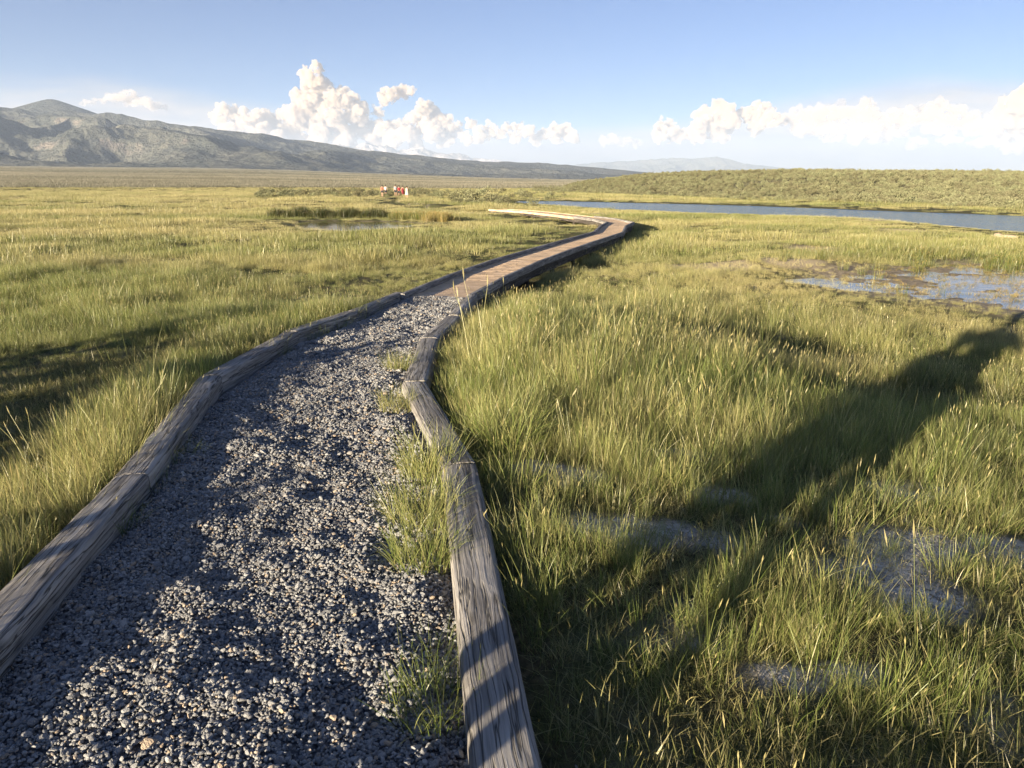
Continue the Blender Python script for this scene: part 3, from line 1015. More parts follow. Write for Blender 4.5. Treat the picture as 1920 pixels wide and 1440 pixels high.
def gravel_points(s0, s1, dens, size, sp, layer):
    n = int((s1 - s0) * 1.62 * dens)
    s = RNG.uniform(s0, s1, n); t = RNG.uniform(-1, 1, n)
    sidx = np.clip(np.searchsorted(SCUM, s) - 1, 0, len(SEG) - 1)
    tt = (s - SCUM[sidx])
    dirv = SEG[sidx] / SLEN[sidx][:, None]
    p = PL[sidx] + dirv * tt[:, None]
    hw = HW[sidx] + (HW[sidx + 1] - HW[sidx]) * tt / SLEN[sidx]
    o_ = t * (hw - 0.01)
    x = p[:, 0] + dirv[:, 1] * o_; y = p[:, 1] - dirv[:, 0] * o_
    sz = size * np.exp(RNG.normal(0, sp, n)) * 0.5
    big = RNG.random(n) < 0.02
    sz = np.where(big, sz * 1.7, sz)
    z = bed_z(x, y) + layer + RNG.uniform(-.35, .35, n) * sz
    return np.stack([x, y, z], 1), sz


sets = [gravel_points(SCUM[2] - .2, SCUM[2] + 4.2, 10000, .0135, .34, .002), gravel_points(SCUM[2] - .2, SCUM[2] + 4.2, 2200, .0135, .36, .007),
        gravel_points(SCUM[2] + 4.2, SCUM[2] + 7.5, 5200, .018, .3, .003), gravel_points(SCUM[2] + 4.2, SCUM[2] + 7.5, 900, .018, .3, .009), gravel_points(SCUM[2] + 7.5, S_BW0 + .25, 3000, .024, .28, .004)]
gp = np.concatenate([q[0] for q in sets]); gs = np.concatenate([q[1] for q in sets])
n = len(gp)
rot = np.stack([RNG.normal(0, .45, n), RNG.normal(0, .45, n), RNG.uniform(0, 6.28, n)], 1)
scatter('gravel', stones, gp, rot, np.repeat(gs[:, None], 3, 1), RNG.integers(0, 10, n),
        {'val': np.clip(RNG.beta(2.0, 2.6, n), 0, 1), 'dry': RNG.random(n)}, 'crushed grey gravel spread over the footpath')

# ------------------------------------------------------------------ boardwalk
bw = empty('boardwalk', (*PL[9], float(path_z(PL[9][1])) - 0.5))
tag(bw, 'raised plank boardwalk with low timber rails curving away to the lake', 'boardwalk')
bpy.context.view_layer.update()
plank_meshes = []
for k in range(6):
    rg = np.random.default_rng(k + 60)
    bm = bmesh.new()
    bmesh.ops.create_cube(bm, size=1, matrix=Matrix.Diagonal((1.12 + rg.uniform(-.015, .015), 0.1425, 0.038, 1)))
    bmesh.ops.bevel(bm, geom=[e for e in bm.edges], offset=0.005, segments=1, affect='EDGES')
    me = bpy.data.meshes.new('plank'); bm.to_mesh(me); bm.free(); me.materials.append(M_DECK)
    plank_meshes.append(me)


def heading(s):
    x0, y0, _, _ = path_at(max(s - 0.45, S_BW0 - .5)); x1, y1, _, _ = path_at(min(s + 0.45, S_BW1))
    return math.atan2(x1 - x0, y1 - y0)


s = S_BW0 + 0.07
inv = bw.matrix_world.inverted()
i = 0
while s < S_BW1 - 0.05:
    x, y, _, hw = path_at(s)
    a = heading(s)
    o = bpy.data.objects.new('plank', plank_meshes[random.randrange(6)])
    COL.objects.link(o)
    o.parent = bw
    o.location = inv @ Vector((x, y, float(path_z(y)) - 0.019 + random.uniform(-.0012, .0012)))
    o.rotation_euler = (random.uniform(-.006, .006), random.uniform(-.004, .004), -a)
    sc = (2 * hw + .05) / 1.12
    o.scale = (sc, 1, 1)
    s += 0.1475
    i += 1
RZ = 0.08


def rail(pts, side, seed):
    for k in range(len(pts) - 1):
        a = pts[k]; b = pts[k + 1]
        o = timber('rail', (*a[:2], a[2]), (*b[:2], b[2]), 0.095, 0.125, M_TIMBER, seed=seed + k, parent=bw, rough=.5)


def offs(s, side, z):
    x, y, _, hw = path_at(s); a = heading(s)
    o_ = side * (hw + .0)
    return (x + math.cos(a) * o_, y - math.sin(a) * o_, float(path_z(y)) + z)


def even(side, z, n0=0):
    st = list(np.arange(S_BW0, SCUM[13], 3.1)) + [SCUM[13], SCUM[14], SCUM[15], SCUM[16]] + list(np.arange(SCUM[16] + 3, S_BW1, 3.1)) + [S_BW1]
    return [offs(q, side, z) for q in st]


for side in (-1, 1):
    P3 = even(side, RZ)
    k1 = int(np.searchsorted([q[1] for q in P3], PL[16][1] - .1)) + 1
    for k in range(len(P3) - 1):
        lowb = k >= k1                      # the last stretch has only a low pale edge board
        if lowb:
            P3[k] = (*P3[k][:2], float(path_z(P3[k][1])) + .035); P3[k + 1] = (*P3[k + 1][:2], float(path_z(P3[k + 1][1])) + .035)
        timber('rail', P3[k], P3[k + 1], 0.095, 0.128, M_DECK if lowb else M_TIMBER, seed=200 + k + (50 if side > 0 else 0), parent=bw, rough=.5)
    P4 = [offs(q, side * 0.93, -0.042) for q in np.linspace(S_BW0 + .1, S_BW1, 18)]
    for k in range(len(P4) - 1):
        timber('stringer', P4[k], P4[k + 1], 0.07, 0.2, M_BEAM, seed=300 + k, parent=bw, rough=.3)
pm = bmesh.new()
bmesh.ops.create_cube(pm, size=1, matrix=Matrix.Diagonal((.1, .1, .62, 1)))
bmesh.ops.bevel(pm, geom=list(pm.edges), offset=.008, segments=1, affect='EDGES')
pme = bpy.data.meshes.new('post'); pm.to_mesh(pme); pm.free(); pme.materials.append(M_BEAM)
for s in np.arange(S_BW0 + .6, S_BW1, 2.4):
    for side in (-1, 1):
        q = offs(s, side * .8, -.36)
        o = bpy.data.objects.new('post', pme); COL.objects.link(o); o.parent = bw
        o.location = inv @ Vector(q); o.rotation_euler = (0, 0, -heading(s))

# sandy trail beyond the boardwalk
TV = []
ts = np.linspace(S_BW1 - .1, SCUM[-1], 90)
for s in ts:
    x, y, a, hw = path_at(s)
    for t in np.linspace(-1, 1, 5):
        o_ = t * (hw * 0.9 + .06 * math.sin(s * 1.7 + t))
        TV.append((x + math.cos(a) * o_, y - math.sin(a) * o_, 0))
TV = np.array(TV); TV[:, 2] = ground_z(TV[:, 0], TV[:, 1]) + 0.05
tr = fast_mesh('trail', TV, grid_faces(len(ts), 5), M_SAND)
tag(tr, 'narrow pale sandy trail leading on to the walkers', kind='structure')


# ------------------------------------------------------------------ grass shapes
def blades(nb, radius, rng, wid=0.012, hmin=.6, hmax=1.0, lean=.35, curve=.5, seg=4, heads=0.0, center=0.0):
    """clump of unit height: returns verts, faces, t, blade"""
    Vs = []; Fs = []; T = []; B = []
    for i in range(nb):
        a = rng.uniform(0, 2 * math.pi); rad = radius * math.sqrt(rng.random())
        bx, by = math.cos(a) * rad, math.sin(a) * rad
        h = rng.uniform(hmin, hmax)
        if rng.random() < .25: h *= rng.uniform(.35, .8)
        out_a = a + rng.normal(0, .9) if rng.random() < .75 else rng.uniform(0, 6.28)
        ln = abs(rng.normal(0, lean)) + .04
        cv = abs(rng.normal(0, curve))
        if rng.random() < .07: cv += 1.0
        facing = rng.uniform(0, math.pi)
        px_, py_ = math.cos(facing), math.sin(facing)
        dx, dy = math.cos(out_a), math.sin(out_a)
        head = rng.random() < heads
        bl = rng.random()
        if head: bl = max(bl, .75)
        w0 = wid * rng.uniform(.6, 1.25)
        th = ln; x, y, z = bx, by, -0.02
        k0 = len(Vs)
        st = h / seg
        n_ = seg + (2 if head else 0)
        for j in range(seg + 1):
            t = j / seg
            ww = w0 * (1 - t) ** 0.6 if j < seg else 0
            if head: ww = w0 * .55
            if j == seg and not head:
                Vs.append((x, y, z)); T.append(t); B.append(bl)
            else:
                Vs.append((x - px_ * ww / 2, y - py_ * ww / 2, z)); Vs.append((x + px_ * ww / 2, y + py_ * ww / 2, z))
                T += [t, t]; B += [bl, bl]
            if j < seg:
                th2 = th + cv * t
                x += math.sin(th2) * dx * st; y += math.sin(th2) * dy * st; z += math.cos(th2) * st
        for j in range(seg - 1):
            q = k0 + 2 * j; Fs.append((q, q + 1, q + 3, q + 2))
        q = k0 + 2 * (seg - 1)
        if head:
            Fs.append((q, q + 1, q + 3, q + 2))
            # seed head: a slim spindle of crossed faces
            hl = h * .16; hwid = wid * .85
            u = Vector((math.sin(th) * dx, math.sin(th) * dy, math.cos(th))).normalized()
            c = Vector((x, y, z))
            for ang in (facing, facing + math.pi / 2):
                sv = Vector((math.cos(ang), math.sin(ang), 0))
                b0 = len(Vs)
                for p in (c - u * .01, c + u * hl * .45 - sv * hwid, c + u * hl * .45 + sv * hwid, c + u * hl):
                    Vs.append(tuple(p)); T.append(1.3); B.append(bl)
                Fs.append((b0, b0 + 2, b0 + 3, b0 + 1))
        else:
            Fs.append((q, q + 1, q + 2))
    return Vs, Fs, T, B


def clump_obj(name, args, mat, link=False):
    v, f, t, b = blades(**args)
    o = mesh_obj(name, v, f, mat, link=link)
    fattr(o.data, 't', t); fattr(o.data, 'blade', b)
    return o


def clump_set(name, n, mat, **kw):
    c = proto_collection(name)
    for k in range(n):
        rng = np.random.default_rng(hash((name, k)) % 1000 if False else k * 17 + len(name))
        a = dict(kw); a['rng'] = rng
        a['hmax'] = kw.get('hmax', 1.0) * rng.uniform(.85, 1.1)
        c.objects.link(clump_obj('grass_clump', a, mat))
    return c


C_NEAR = clump_set('near_clumps', 8, M_SEDGE, nb=30, radius=.20, wid=.0108, lean=.26, curve=.42, seg=5, heads=.02)
C_STALK = clump_set('stalk_clumps', 5, M_SEDGE, nb=5, radius=.14, wid=.010, hmin=.8, lean=.22, curve=.22, seg=5, heads=.75)
C_MID = clump_set('mid_clumps', 8, M_MEADOW, nb=84, radius=.85, wid=.0145, lean=.26, curve=.4, seg=3, heads=.05)
C_FAR = clump_set('far_clumps', 6, M_MEADOW, nb=230, radius=3.4, wid=.036, lean=.28, curve=.35, seg=2, heads=.0)
C_REED = clump_set('reed_clumps', 6, M_REED, nb=40, radius=.4, wid=.022, hmin=.7, lean=.12, curve=.2, seg=3, heads=.04)


def sector(n, r0, r1, a0=-47, a1=47):
    r = np.sqrt(RNG.uniform(r0 * r0, r1 * r1, n)); a = RNG.uniform(R(a0), R(a1), n)
    return r * np.sin(a), r * np.cos(a)


def cover(x, y):
    """grass cover: density, height, dryness"""
    r = np.hypot(x, y)
    s, d, hw = path_coords(x, y)
    edge = hw + np.where(s < S_BW0, .19, .10)
    n1 = fbm(x / 1.4, y / 1.4, 3, 81); n2 = fbm(x / 4.5, y / 4.5, 3, 83); n3 = fbm(x / 22, y / 7, 3, 85); n4 = fbm(x / .5, y / .5, 2, 87); n5 = fbm(x / 1.6, y / 1.1, 2, 89)
    dens = np.clip(0.85 + .9 * n1, .25, 1)
    h = .165 + .12 * n2 + .09 * n1 + .08 * n5 * sst(r, 8, 14)
    dry = .30 + .85 * n3 + .35 * n1 + .12 * sst(r, 12, 60)
    # right of the path, near: tall fine sedge
    q = sst(d, 0, .4) * (1 - sst(y, 8.5, 11)) * (1 - sst(d, 5, 8))
    h = h * (1 - q) + q * (.20 + .09 * n2 + .08 * n1 + .07 * sst(y, 4, 6.5) * (1 - sst(d, 3, 5)))
    dry = dry * (1 - q) + q * (.30 + .45 * n1 + .25 * n2)
    h = h * (1 - .5 * sst(d, 0, .3) * (1 - sst(d, .9, 1.5)) * sst(y, 5.6, 6.6) * (1 - sst(y, 10.5, 12)))
    # open, patchy ground nearest on the right
    q2 = sst(d, .6, 1.2) * (1 - sst(y, 3.4, 4.6))
    dens = dens * (1 - q2 * np.clip(.34 - 2.0 * n4 - 1.2 * n1, 0, .94))
    # left: tall strip against the timber, then short turf, then meadow
    strip = sst(-d, .8, 1.0) * (1 - sst(-d, 1.25, 1.75)) * (1 - sst(y, 5.8, 7.6))
    sw = sst(-d, 1.45, 1.9) * (1 - sst(-d + .5 * n2, 3.7, 4.9)) * sst(y, 1.0, 2.6) * (1 - sst(y + .8 * n2, 7.2, 9.0))
    h = h * (1 - strip) + strip * (.245 + .15 * n1)
    dry = dry - strip * .05
    h = h * (1 - sw) + sw * (.055 + .05 * np.clip(n1, 0, 1)); dens = dens * (1 - .55 * sw)
    # short dry turf right of the boardwalk
    q3 = sst(x, 1.5 + .2 * (y - 10), 4 + .2 * (y - 10)) * sst(y, 9.5, 12) * (1 - sst(y, 36, 44))
    h = h * (1 - q3) + q3 * (.12 + .05 * n2); dry = dry + q3 * .12
    # marsh margin
    md = poly_sd(x, y, MARSH)
    inside = 1 - sst(md, -.6, .6)
    dens = dens * (1 - .97 * inside)
    h = h + .06 * sst(y, 20, 22) * (1 - sst(y, 26, 30)) * sst(x, 8, 11)
    dry = dry - .22 * sst(y, 19, 21) * (1 - sst(y, 27, 33)) * sst(x, 7, 10)
    h = h * (1 - .5 * (1 - sst(md, .5, 3.0)) * (1 - sst(y, 18, 20)))
    for poly, pad in ((LAKE, .6), (POND, .2)):
        sd = poly_sd(x, y, poly)
        h = h * (1 - .6 * (1 - sst(sd, 1.0, 9.0 if pad > .5 else 5.0)))
        dens = np.where(sd < pad, 0, dens)
    bwk = sst(s, S_BW0 - 1.2, S_BW0 + .8) * (1 - sst(np.abs(d), 2.6, 4.2)) * (d < 0)
    h = h * (1 - .55 * bwk)
    dens = dens * (1 - .90 * soil_mask(x, y)) * (1 - .88 * pale_mask(x, y))
    dens = np.where(np.abs(d) < edge, 0, dens)
    hz = hill_z(x, y)
    dens = np.where(hz > ground_z(x, y) + .5, 0, dens)
    # far left: yellow streaks and darker clumps
    lf = sst(r, 16, 40) * sst(-x, -4, 6)
    dry = dry + .24 * lf
    return np.clip(dens, 0, 1), np.clip(h, .04, .6), np.clip(dry, 0, 1)


def grass_layer(name, coll, ncol, r0, r1, per_m2, label, hs=1.0, jit=.25, tilt=.12, fade=None, dmul=1.0):
    area = .5 * R(94) * (r1 * r1 - r0 * r0)
    n = int(area * per_m2)
    x, y = sector(n, r0, r1)
    dens, h, dry = cover(x, y)
    dens = dens * dmul
    if fade is not None:
        r = np.hypot(x, y)
        dens = dens * fade(r)
    k = RNG.random(n) < dens
    x, y, h, dry = x[k], y[k], h[k], dry[k]
    n = len(x)
    z = ground_z(x, y)
    sc = h * hs * np.exp(RNG.normal(0, jit, n))
    rot = np.stack([RNG.normal(.03, tilt, n), RNG.normal(.03, tilt, n), RNG.uniform(0, 6.28, n)], 1)
    scl = np.stack([np.maximum(sc, .10) if False else sc, sc, sc * RNG.uniform(.85, 1.2, n)], 1)
    dry = np.clip(dry + RNG.normal(0, .12, n), 0, 1)
    val = np.clip(RNG.normal(1.06, .16, n), .6, 1.5)
    scatter(name, coll, np.stack([x, y, z], 1), rot, scl, RNG.integers(0, ncol, n), {'dry': dry, 'val': val}, label)
    return n


cnt = []
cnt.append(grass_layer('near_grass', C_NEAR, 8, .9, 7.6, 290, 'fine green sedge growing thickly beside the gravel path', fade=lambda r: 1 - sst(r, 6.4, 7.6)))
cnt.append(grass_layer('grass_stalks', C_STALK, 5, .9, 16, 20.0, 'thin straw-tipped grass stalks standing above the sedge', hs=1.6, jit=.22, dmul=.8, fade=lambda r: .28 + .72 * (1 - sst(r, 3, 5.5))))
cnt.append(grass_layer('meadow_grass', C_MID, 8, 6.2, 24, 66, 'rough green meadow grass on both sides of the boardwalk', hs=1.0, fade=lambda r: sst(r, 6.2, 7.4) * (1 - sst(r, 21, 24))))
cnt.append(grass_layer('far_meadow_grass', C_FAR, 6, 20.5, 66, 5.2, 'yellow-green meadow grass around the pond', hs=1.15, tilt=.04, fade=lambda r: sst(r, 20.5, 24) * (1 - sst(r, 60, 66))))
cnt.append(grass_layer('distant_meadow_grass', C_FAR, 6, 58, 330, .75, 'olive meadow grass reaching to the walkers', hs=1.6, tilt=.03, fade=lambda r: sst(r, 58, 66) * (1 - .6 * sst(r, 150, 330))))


M_STEPPE = mat_blade('steppe_tussocks', (0.10, 0.10, 0.068), (0.19, 0.188, 0.135), (0.34, 0.31, 0.235))
C_STEPPE = clump_set('steppe_clumps', 6, M_STEPPE, nb=170, radius=3.4, wid=.10, lean=.3, curve=.4, seg=2, heads=.0)


def steppe():
    n = 70000
    r = np.exp(RNG.uniform(math.log(290), math.log(5600), n)); a = RNG.uniform(R(-47), R(20), n)
    k = RNG.random(n) < np.clip(.25 + r / 1600, 0, 1)
    r, a = r[k], a[k]
    x = r * np.sin(a); y = r * np.cos(a); n = len(x)
    ban = fbm(x / 1300, y / 330, 4, 121); sp = fbm(x / 300, y / 90, 3, 123)
    sc = np.exp(RNG.normal(0, .25, n)) * (.55 + r / 2600) * (1 + .35 * sp)
    dry = np.clip(.38 + 1.0 * ban + .35 * sp + RNG.normal(0, .1, n), 0, 1)
    scatter('steppe', C_STEPPE, np.stack([x, y, ground_z(x, y)], 1), np.stack([np.zeros(n), np.zeros(n), RNG.uniform(0, 6.28, n)], 1),
            np.stack([sc * 1.3, sc * 1.3, sc], 1), RNG.integers(0, 6, n), {'dry': dry, 'val': np.clip(RNG.normal(1.0, .1, n), .7, 1.3)},
            'dry grass and low sage over the valley floor up to the mountains')


steppe()


# low turf cushions in the bare swale and between the clumps
def turf():
    n = 26000
    x, y = sector(n, 1.0, 11)
    s, d, hw = path_coords(x, y)
    k = (np.abs(d) > hw + .2) & (RNG.random(n) < .85 * (1 - .85 * soil_mask(x, y)))
    x, y = x[k], y[k]; n = len(x)
    sc = np.exp(RNG.normal(-2.75, .3, n))
    scl = np.stack([sc * 1.6, sc * 1.6, sc], 1)
    rot = np.stack([RNG.normal(0, .2, n), RNG.normal(0, .2, n), RNG.uniform(0, 6.28, n)], 1)
    scatter('turf', C_NEAR, np.stack([x, y, ground_z(x, y)], 1), rot, scl, RNG.integers(0, 8, n),
            {'dry': np.clip(RNG.normal(.35, .25, n), 0, 1), 'val': np.clip(RNG.normal(.85, .15, n), .5, 1.3)}, 'short matted turf between the taller clumps')


turf()

C_THATCH = clump_set('thatch_clumps', 5, M_SEDGE, nb=26, radius=1.0, wid=.030, lean=1.45, curve=.25, seg=3, hmin=.5, heads=0.0)


def thatch():
    n = 15000
    x, y = sector(n, 1.0, 9)
    s, d, hw = path_coords(x, y)
    k = (np.abs(d) > hw + .22) & (RNG.random(n) < 1 - .85 * soil_mask(x, y))
    x, y = x[k], y[k]
    m = 26000                                   # pale stubble over the dried-out patches
    x2, y2 = sector(m, 10, 75, -30, 42)
    k2 = RNG.random(m) < pale_mask(x2, y2)
    x2, y2 = x2[k2], y2[k2]
    n1_, n2_ = len(x), len(x2)
    xx = np.concatenate([x, x2]); yy = np.concatenate([y, y2])
    sc = np.concatenate([RNG.uniform(.06, .16, n1_), RNG.uniform(.10, .22, n2_)])
    n = n1_ + n2_
    rot = np.stack([RNG.normal(0, .15, n), RNG.normal(0, .15, n), RNG.uniform(0, 6.28, n)], 1)
    val = np.concatenate([np.clip(RNG.normal(.75, .25, n1_), .3, 1.3), np.clip(RNG.normal(1.35, .15, n2_), 1, 1.7)])
    scatter('thatch', C_THATCH, np.stack([xx, yy, ground_z(xx, yy) + .008], 1), rot, np.repeat(sc[:, None], 3, 1), RNG.integers(0, 5, n),
            {'dry': np.concatenate([np.clip(RNG.normal(.75, .2, n1_), .3, 1), np.ones(n2_)]), 'val': val}, 'dead straw lying matted on the ground')


thatch()

M_CRUMB = mat_simple('soil_crumbs', (0.24, 0.22, 0.185), (0.48, 0.45, 0.40), 1.5)
C_CRUMB = proto_collection('crumb_shapes')
for q in list(stones.objects)[:5]:
    me = q.data.copy(); me.materials.clear(); me.materials.append(M_CRUMB)
    C_CRUMB.objects.link(bpy.data.objects.new('crumb', me))


def crumbs():
    n = 60000
    x, y = sector(n, 1.1, 6.5, 2, 47)
    k = RNG.random(n) < (.03 + .9 * soil_mask(x, y)) * .4
    x, y = x[k], y[k]; n = len(x)
    s, d, hw = path_coords(x, y)
    k = d > hw + .2
    x, y = x[k], y[k]; n = len(x)
    sc = np.exp(RNG.normal(-5.95, .5, n))
    scatter('soil_crumbs', C_CRUMB, np.stack([x, y, ground_z(x, y) + sc * .3], 1), RNG.normal(0, .5, (n, 3)), np.repeat(sc[:, None], 3, 1), RNG.integers(0, 5, n),
            {'val': np.ones(n)}, 'pale crumbs of dried crust on the bare soil')


crumbs()


# reeds: dark wall behind the pond, bright clump to its right, sparse shoots over the marsh
def reeds():
    P_, H_, D_, V_ = [], [], [], []

    def add(x, y, h, dry, z=None, val=1.0):
        V_.append(val)
        P_.append((x, y, float(ground_z(np.array([x]), np.array([y]))[0]) if z is None else z)); H_.append(h); D_.append(dry)
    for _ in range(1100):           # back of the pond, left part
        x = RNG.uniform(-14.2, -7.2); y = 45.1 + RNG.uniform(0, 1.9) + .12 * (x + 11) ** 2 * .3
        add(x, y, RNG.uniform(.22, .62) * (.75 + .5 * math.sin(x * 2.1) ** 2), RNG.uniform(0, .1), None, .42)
    for _ in range(420):
        x = RNG.uniform(-7.0, -3.9); y = 44.2 + (x + 7) * -.55 + RNG.uniform(0, 1.8)
        add(x, y, RNG.uniform(.2, .6), RNG.uniform(.1, .35))
    for _ in range(160):
        add(RNG.normal(-3.9, .35), RNG.normal(42.0, .5), RNG.uniform(.3, .6), RNG.uniform(.4, .8))
    P_ = [p for p in P_]
    n_ = len(P_)
    m = 9000                        # marsh shoots
    x = RNG.uniform(6.5, 24, m); y = RNG.uniform(9.5, 23.5, m)
    sd = poly_sd(x, y, MARSH)
    pr = np.where(sd < 0, .02 + .9 * sst(y, 17.2, 20.2), .25 * (1 - sst(sd, .5, 3)) * sst(y, 18, 20)) * sst(fbm(x / 1.2, y / .8, 3, 91), -.3, .35)
    k = RNG.random(m) < pr
    gz = np.maximum(ground_z(x, y), MARSH_Z - .03)
    for xx, yy, zz in zip(x[k], y[k], gz[k]):
        add(xx, yy, RNG.uniform(.16, .34), RNG.uniform(0, .25), zz)
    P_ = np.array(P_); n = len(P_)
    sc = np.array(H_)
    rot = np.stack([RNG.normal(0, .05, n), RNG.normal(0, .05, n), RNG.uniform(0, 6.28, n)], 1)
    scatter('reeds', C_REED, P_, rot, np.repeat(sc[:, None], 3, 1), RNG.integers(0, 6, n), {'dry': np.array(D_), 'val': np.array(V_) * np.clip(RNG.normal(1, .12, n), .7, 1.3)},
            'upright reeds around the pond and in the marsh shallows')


reeds()


# weeds lying on the marsh water
def weeds():
    n = 7000
    x = RNG.uniform(6.8, 20, n); y = RNG.uniform(9.8, 19.5, n)
    sd = poly_sd(x, y, MARSH)
    k = (sd < -.1) & (fbm(x / 1.1, y / .6, 3, 95) > -.05)
    x, y = x[k], y[k]; n = len(x)
    sc = RNG.uniform(.04, .10, n)
    rot = np.stack([RNG.normal(0, .5, n), RNG.normal(0, .5, n), RNG.uniform(0, 6.28, n)], 1)
    scatter('marsh_weeds', C_REED, np.stack([x, y, np.full(n, MARSH_Z - .01)], 1), rot, np.stack([sc * 2.6, sc * 1.6, sc * .6], 1), RNG.integers(0, 6, n),
            {'dry': RNG.uniform(.3, 1, n), 'val': RNG.uniform(.6, 1.3, n)}, 'brown weeds lying in the shallow marsh water')


weeds()


# ------------------------------------------------------------------ tufts that stand out along the edgings
TUFTS = [((805, 880), .36, 420, .15, .42, 'bright tuft of grass spilling over the bend of the right edging onto the gravel', 'R'),
         ((795, 965), .30, 480, .17, .42, 'pale wide tuft of grass against the inner side of the long right timber', 'R'),
         ((795, 1045), .27, 420, .15, .30, 'shaded lower end of the grass growing inside the long right timber', 'R'),
         ((812, 1200), .13, 70, .12, .0, 'few low sprouts in the gravel beside the lit side of the long right timber', 'R'),
         ((822, 1310), .20, 320, .15, .1, 'dark green tuft at the bottom beside the long right timber', 'R'),
         ((750, 690), .24, 260, .13, .5, 'yellowish tuft in the gravel beside the dark elbow timber', 'R'),
         ((745, 765), .22, 260, .13, .5, 'small yellowish tuft inside the furrowed timber of the right edging', 'R'),
         ((955, 885), .46, 420, .19, .3, 'big bright green tuft arching away outside the right edging', 'O'),
         ((332, 850), .16, 120, .14, .05, 'low dark tuft inside the second left timber', 'L'),
         ((218, 975), .2, 120, .11, .0, 'dark spiky tuft inside the nearest left timber', 'L'),
         ((286, 905), .15, 110, .13, .0, 'flat dark tuft where the first two left timbers meet', 'L'),
         ((432, 690), .18, 120, .12, .1, 'short green tuft inside the third left timber', 'L'),
         ((520, 650), .17, 130, .14, .15, 'low green fringe of grass along the third left timber', 'L'),
         ((590, 618), .18, 140, .15, .2, 'green fringe of grass before the raised left timber', 'L'),
         ((640, 598), .18, 120, .13, .2, 'last small green tuft inside the left edging', 'L')]


def mat_tuft(name, dryv):
    m = M_SEDGE.copy(); m.name = name
    nt = m.node_tree
    for nd in list(nt.nodes):
        if nd.type == 'ATTRIBUTE' and nd.attribute_type == 'INSTANCER':
            v = nt.nodes.new('ShaderNodeValue'); v.outputs[0].default_value = dryv if nd.attribute_name == 'dry' else 1.05
            for l in list(nd.outputs['Fac'].links):
                nt.links.new(v.outputs[0], l.to_socket)
            nt.nodes.remove(nd)
    return m


TM = {}
for (px, py), h, nb, rad, dry, lab, side in TUFTS:
    z = 0.0 if side != 'O' else -.2
    x, y = at(px, py, z)
    if dry not in TM: TM[dry] = mat_tuft('tuft_blades', dry)
    v, f, t, b = blades(nb, rad / h, np.random.default_rng(int(px + py)), wid=.0125, lean=.42, curve=.6, seg=5, heads=.01)
    v = (np.array(v) * h).tolist()
    o = mesh_obj('grass_tuft', v, f, TM[dry])
    fattr(o.data, 't', t); fattr(o.data, 'blade', b)
    gz = float(bed_z(np.array([x]), np.array([y]))[0]) if side != 'O' else float(ground_z(np.array([x]), np.array([y]))[0])
    o.location = (x, y, gz)
    tag(o, lab, 'grass tuft', 'grass tufts along the timber edgings')


# ------------------------------------------------------------------ sagebrush
def sage_mesh(seed, ncl=270, leaf=.062):
    rg = np.random.default_rng(seed)
    Vs, Fs = [], []
    lobes = [(rg.normal(0, .32), rg.normal(0, .32), rg.uniform(.25, .6), rg.uniform(.28, .45)) for _ in range(6)]
    for i in range(ncl):
        lx, ly, lz, lr = lobes[rg.integers(0, 6)]
        v = rg.normal(size=3); v /= np.linalg.norm(v)
        rad = lr * rg.uniform(.55, 1.0)
        c = np.array((lx, ly, lz)) + v * rad
        if c[2] < .04: c[2] = rg.uniform(.04, .2)
        for q in range(2):
            a = rg.normal(size=3); a /= np.linalg.norm(a)
            a = a * .6 + np.array((0, 0, .6)) + v * .5; a /= np.linalg.norm(a)
            b = np.cross(a, rg.normal(size=3)); b /= np.linalg.norm(b)
            L = leaf * rg.uniform(.8, 1.7)
            k = len(Vs)
            Vs += [tuple(c - b * L * .45), tuple(c + a * L), tuple(c + b * L * .45), tuple(c - a * L * .5)]
            Fs.append((k, k + 1, k + 2, k + 3))
    me = bpy.data.meshes.new('sagebrush'); me.from_pydata(Vs, [], Fs); me.materials.append(M_SAGE)
    # short woody stems
    return me


SAGE = [sage_mesh(k) for k in range(8)]


def sage_points():
    n = 44000
    a = RNG.uniform(HB[0], R(50), n); t = RNG.uniform(.0, 1.12, n) ** 1.0
    d = np.interp(a, HB, HBD) + 2 + t * 190
    x = d * np.sin(a); y = d * np.cos(a)
    keep = RNG.random(n) < np.clip(.55 + 1.0 * fbm(x / 14, y / 14, 3, 61), .1, 1)
    x, y, = x[keep], y[keep]
    z = surf_z(x, y)
    hillp = np.stack([x, y, z, np.clip(RNG.lognormal(-.75, .38, len(x)), .2, 1.1)], 1)
    # the flat behind the walkers
    m = 480
    a = RNG.uniform(azel(480, 345)[0], azel(1060, 345)[0], m)
    d = 112 + 85 * RNG.random(m) ** 1.0
    near = (a > azel(820, 345)[0]) & (RNG.random(m) < .5)
    d = np.where(near, RNG.uniform(72, 110, m), d)
    x = d * np.sin(a); y = d * np.cos(a)
    ok = (poly_sd(x, y, LAKE) > 2.5) & (np.abs(path_coords(x, y)[1]) > 1.6)
    x, y = x[ok], y[ok]
    flat = np.stack([x, y, surf_z(x, y), np.clip(RNG.lognormal(-.4, .4, len(x)), .3, 1.5)], 1)
    return hillp, flat


hp, fp = sage_points()
fd = np.hypot(fp[:, 0], fp[:, 1]); hd = np.hypot(hp[:, 0], hp[:, 1])
aw = np.arctan2(hp[:, 0], hp[:, 1])
vis = np.abs(aw) < R(35.5)
fo = np.argsort(fd / fp[:, 3]); ho = np.argsort(np.where(vis, hd / hp[:, 3], 1e9))
nf, nh = 120, 165


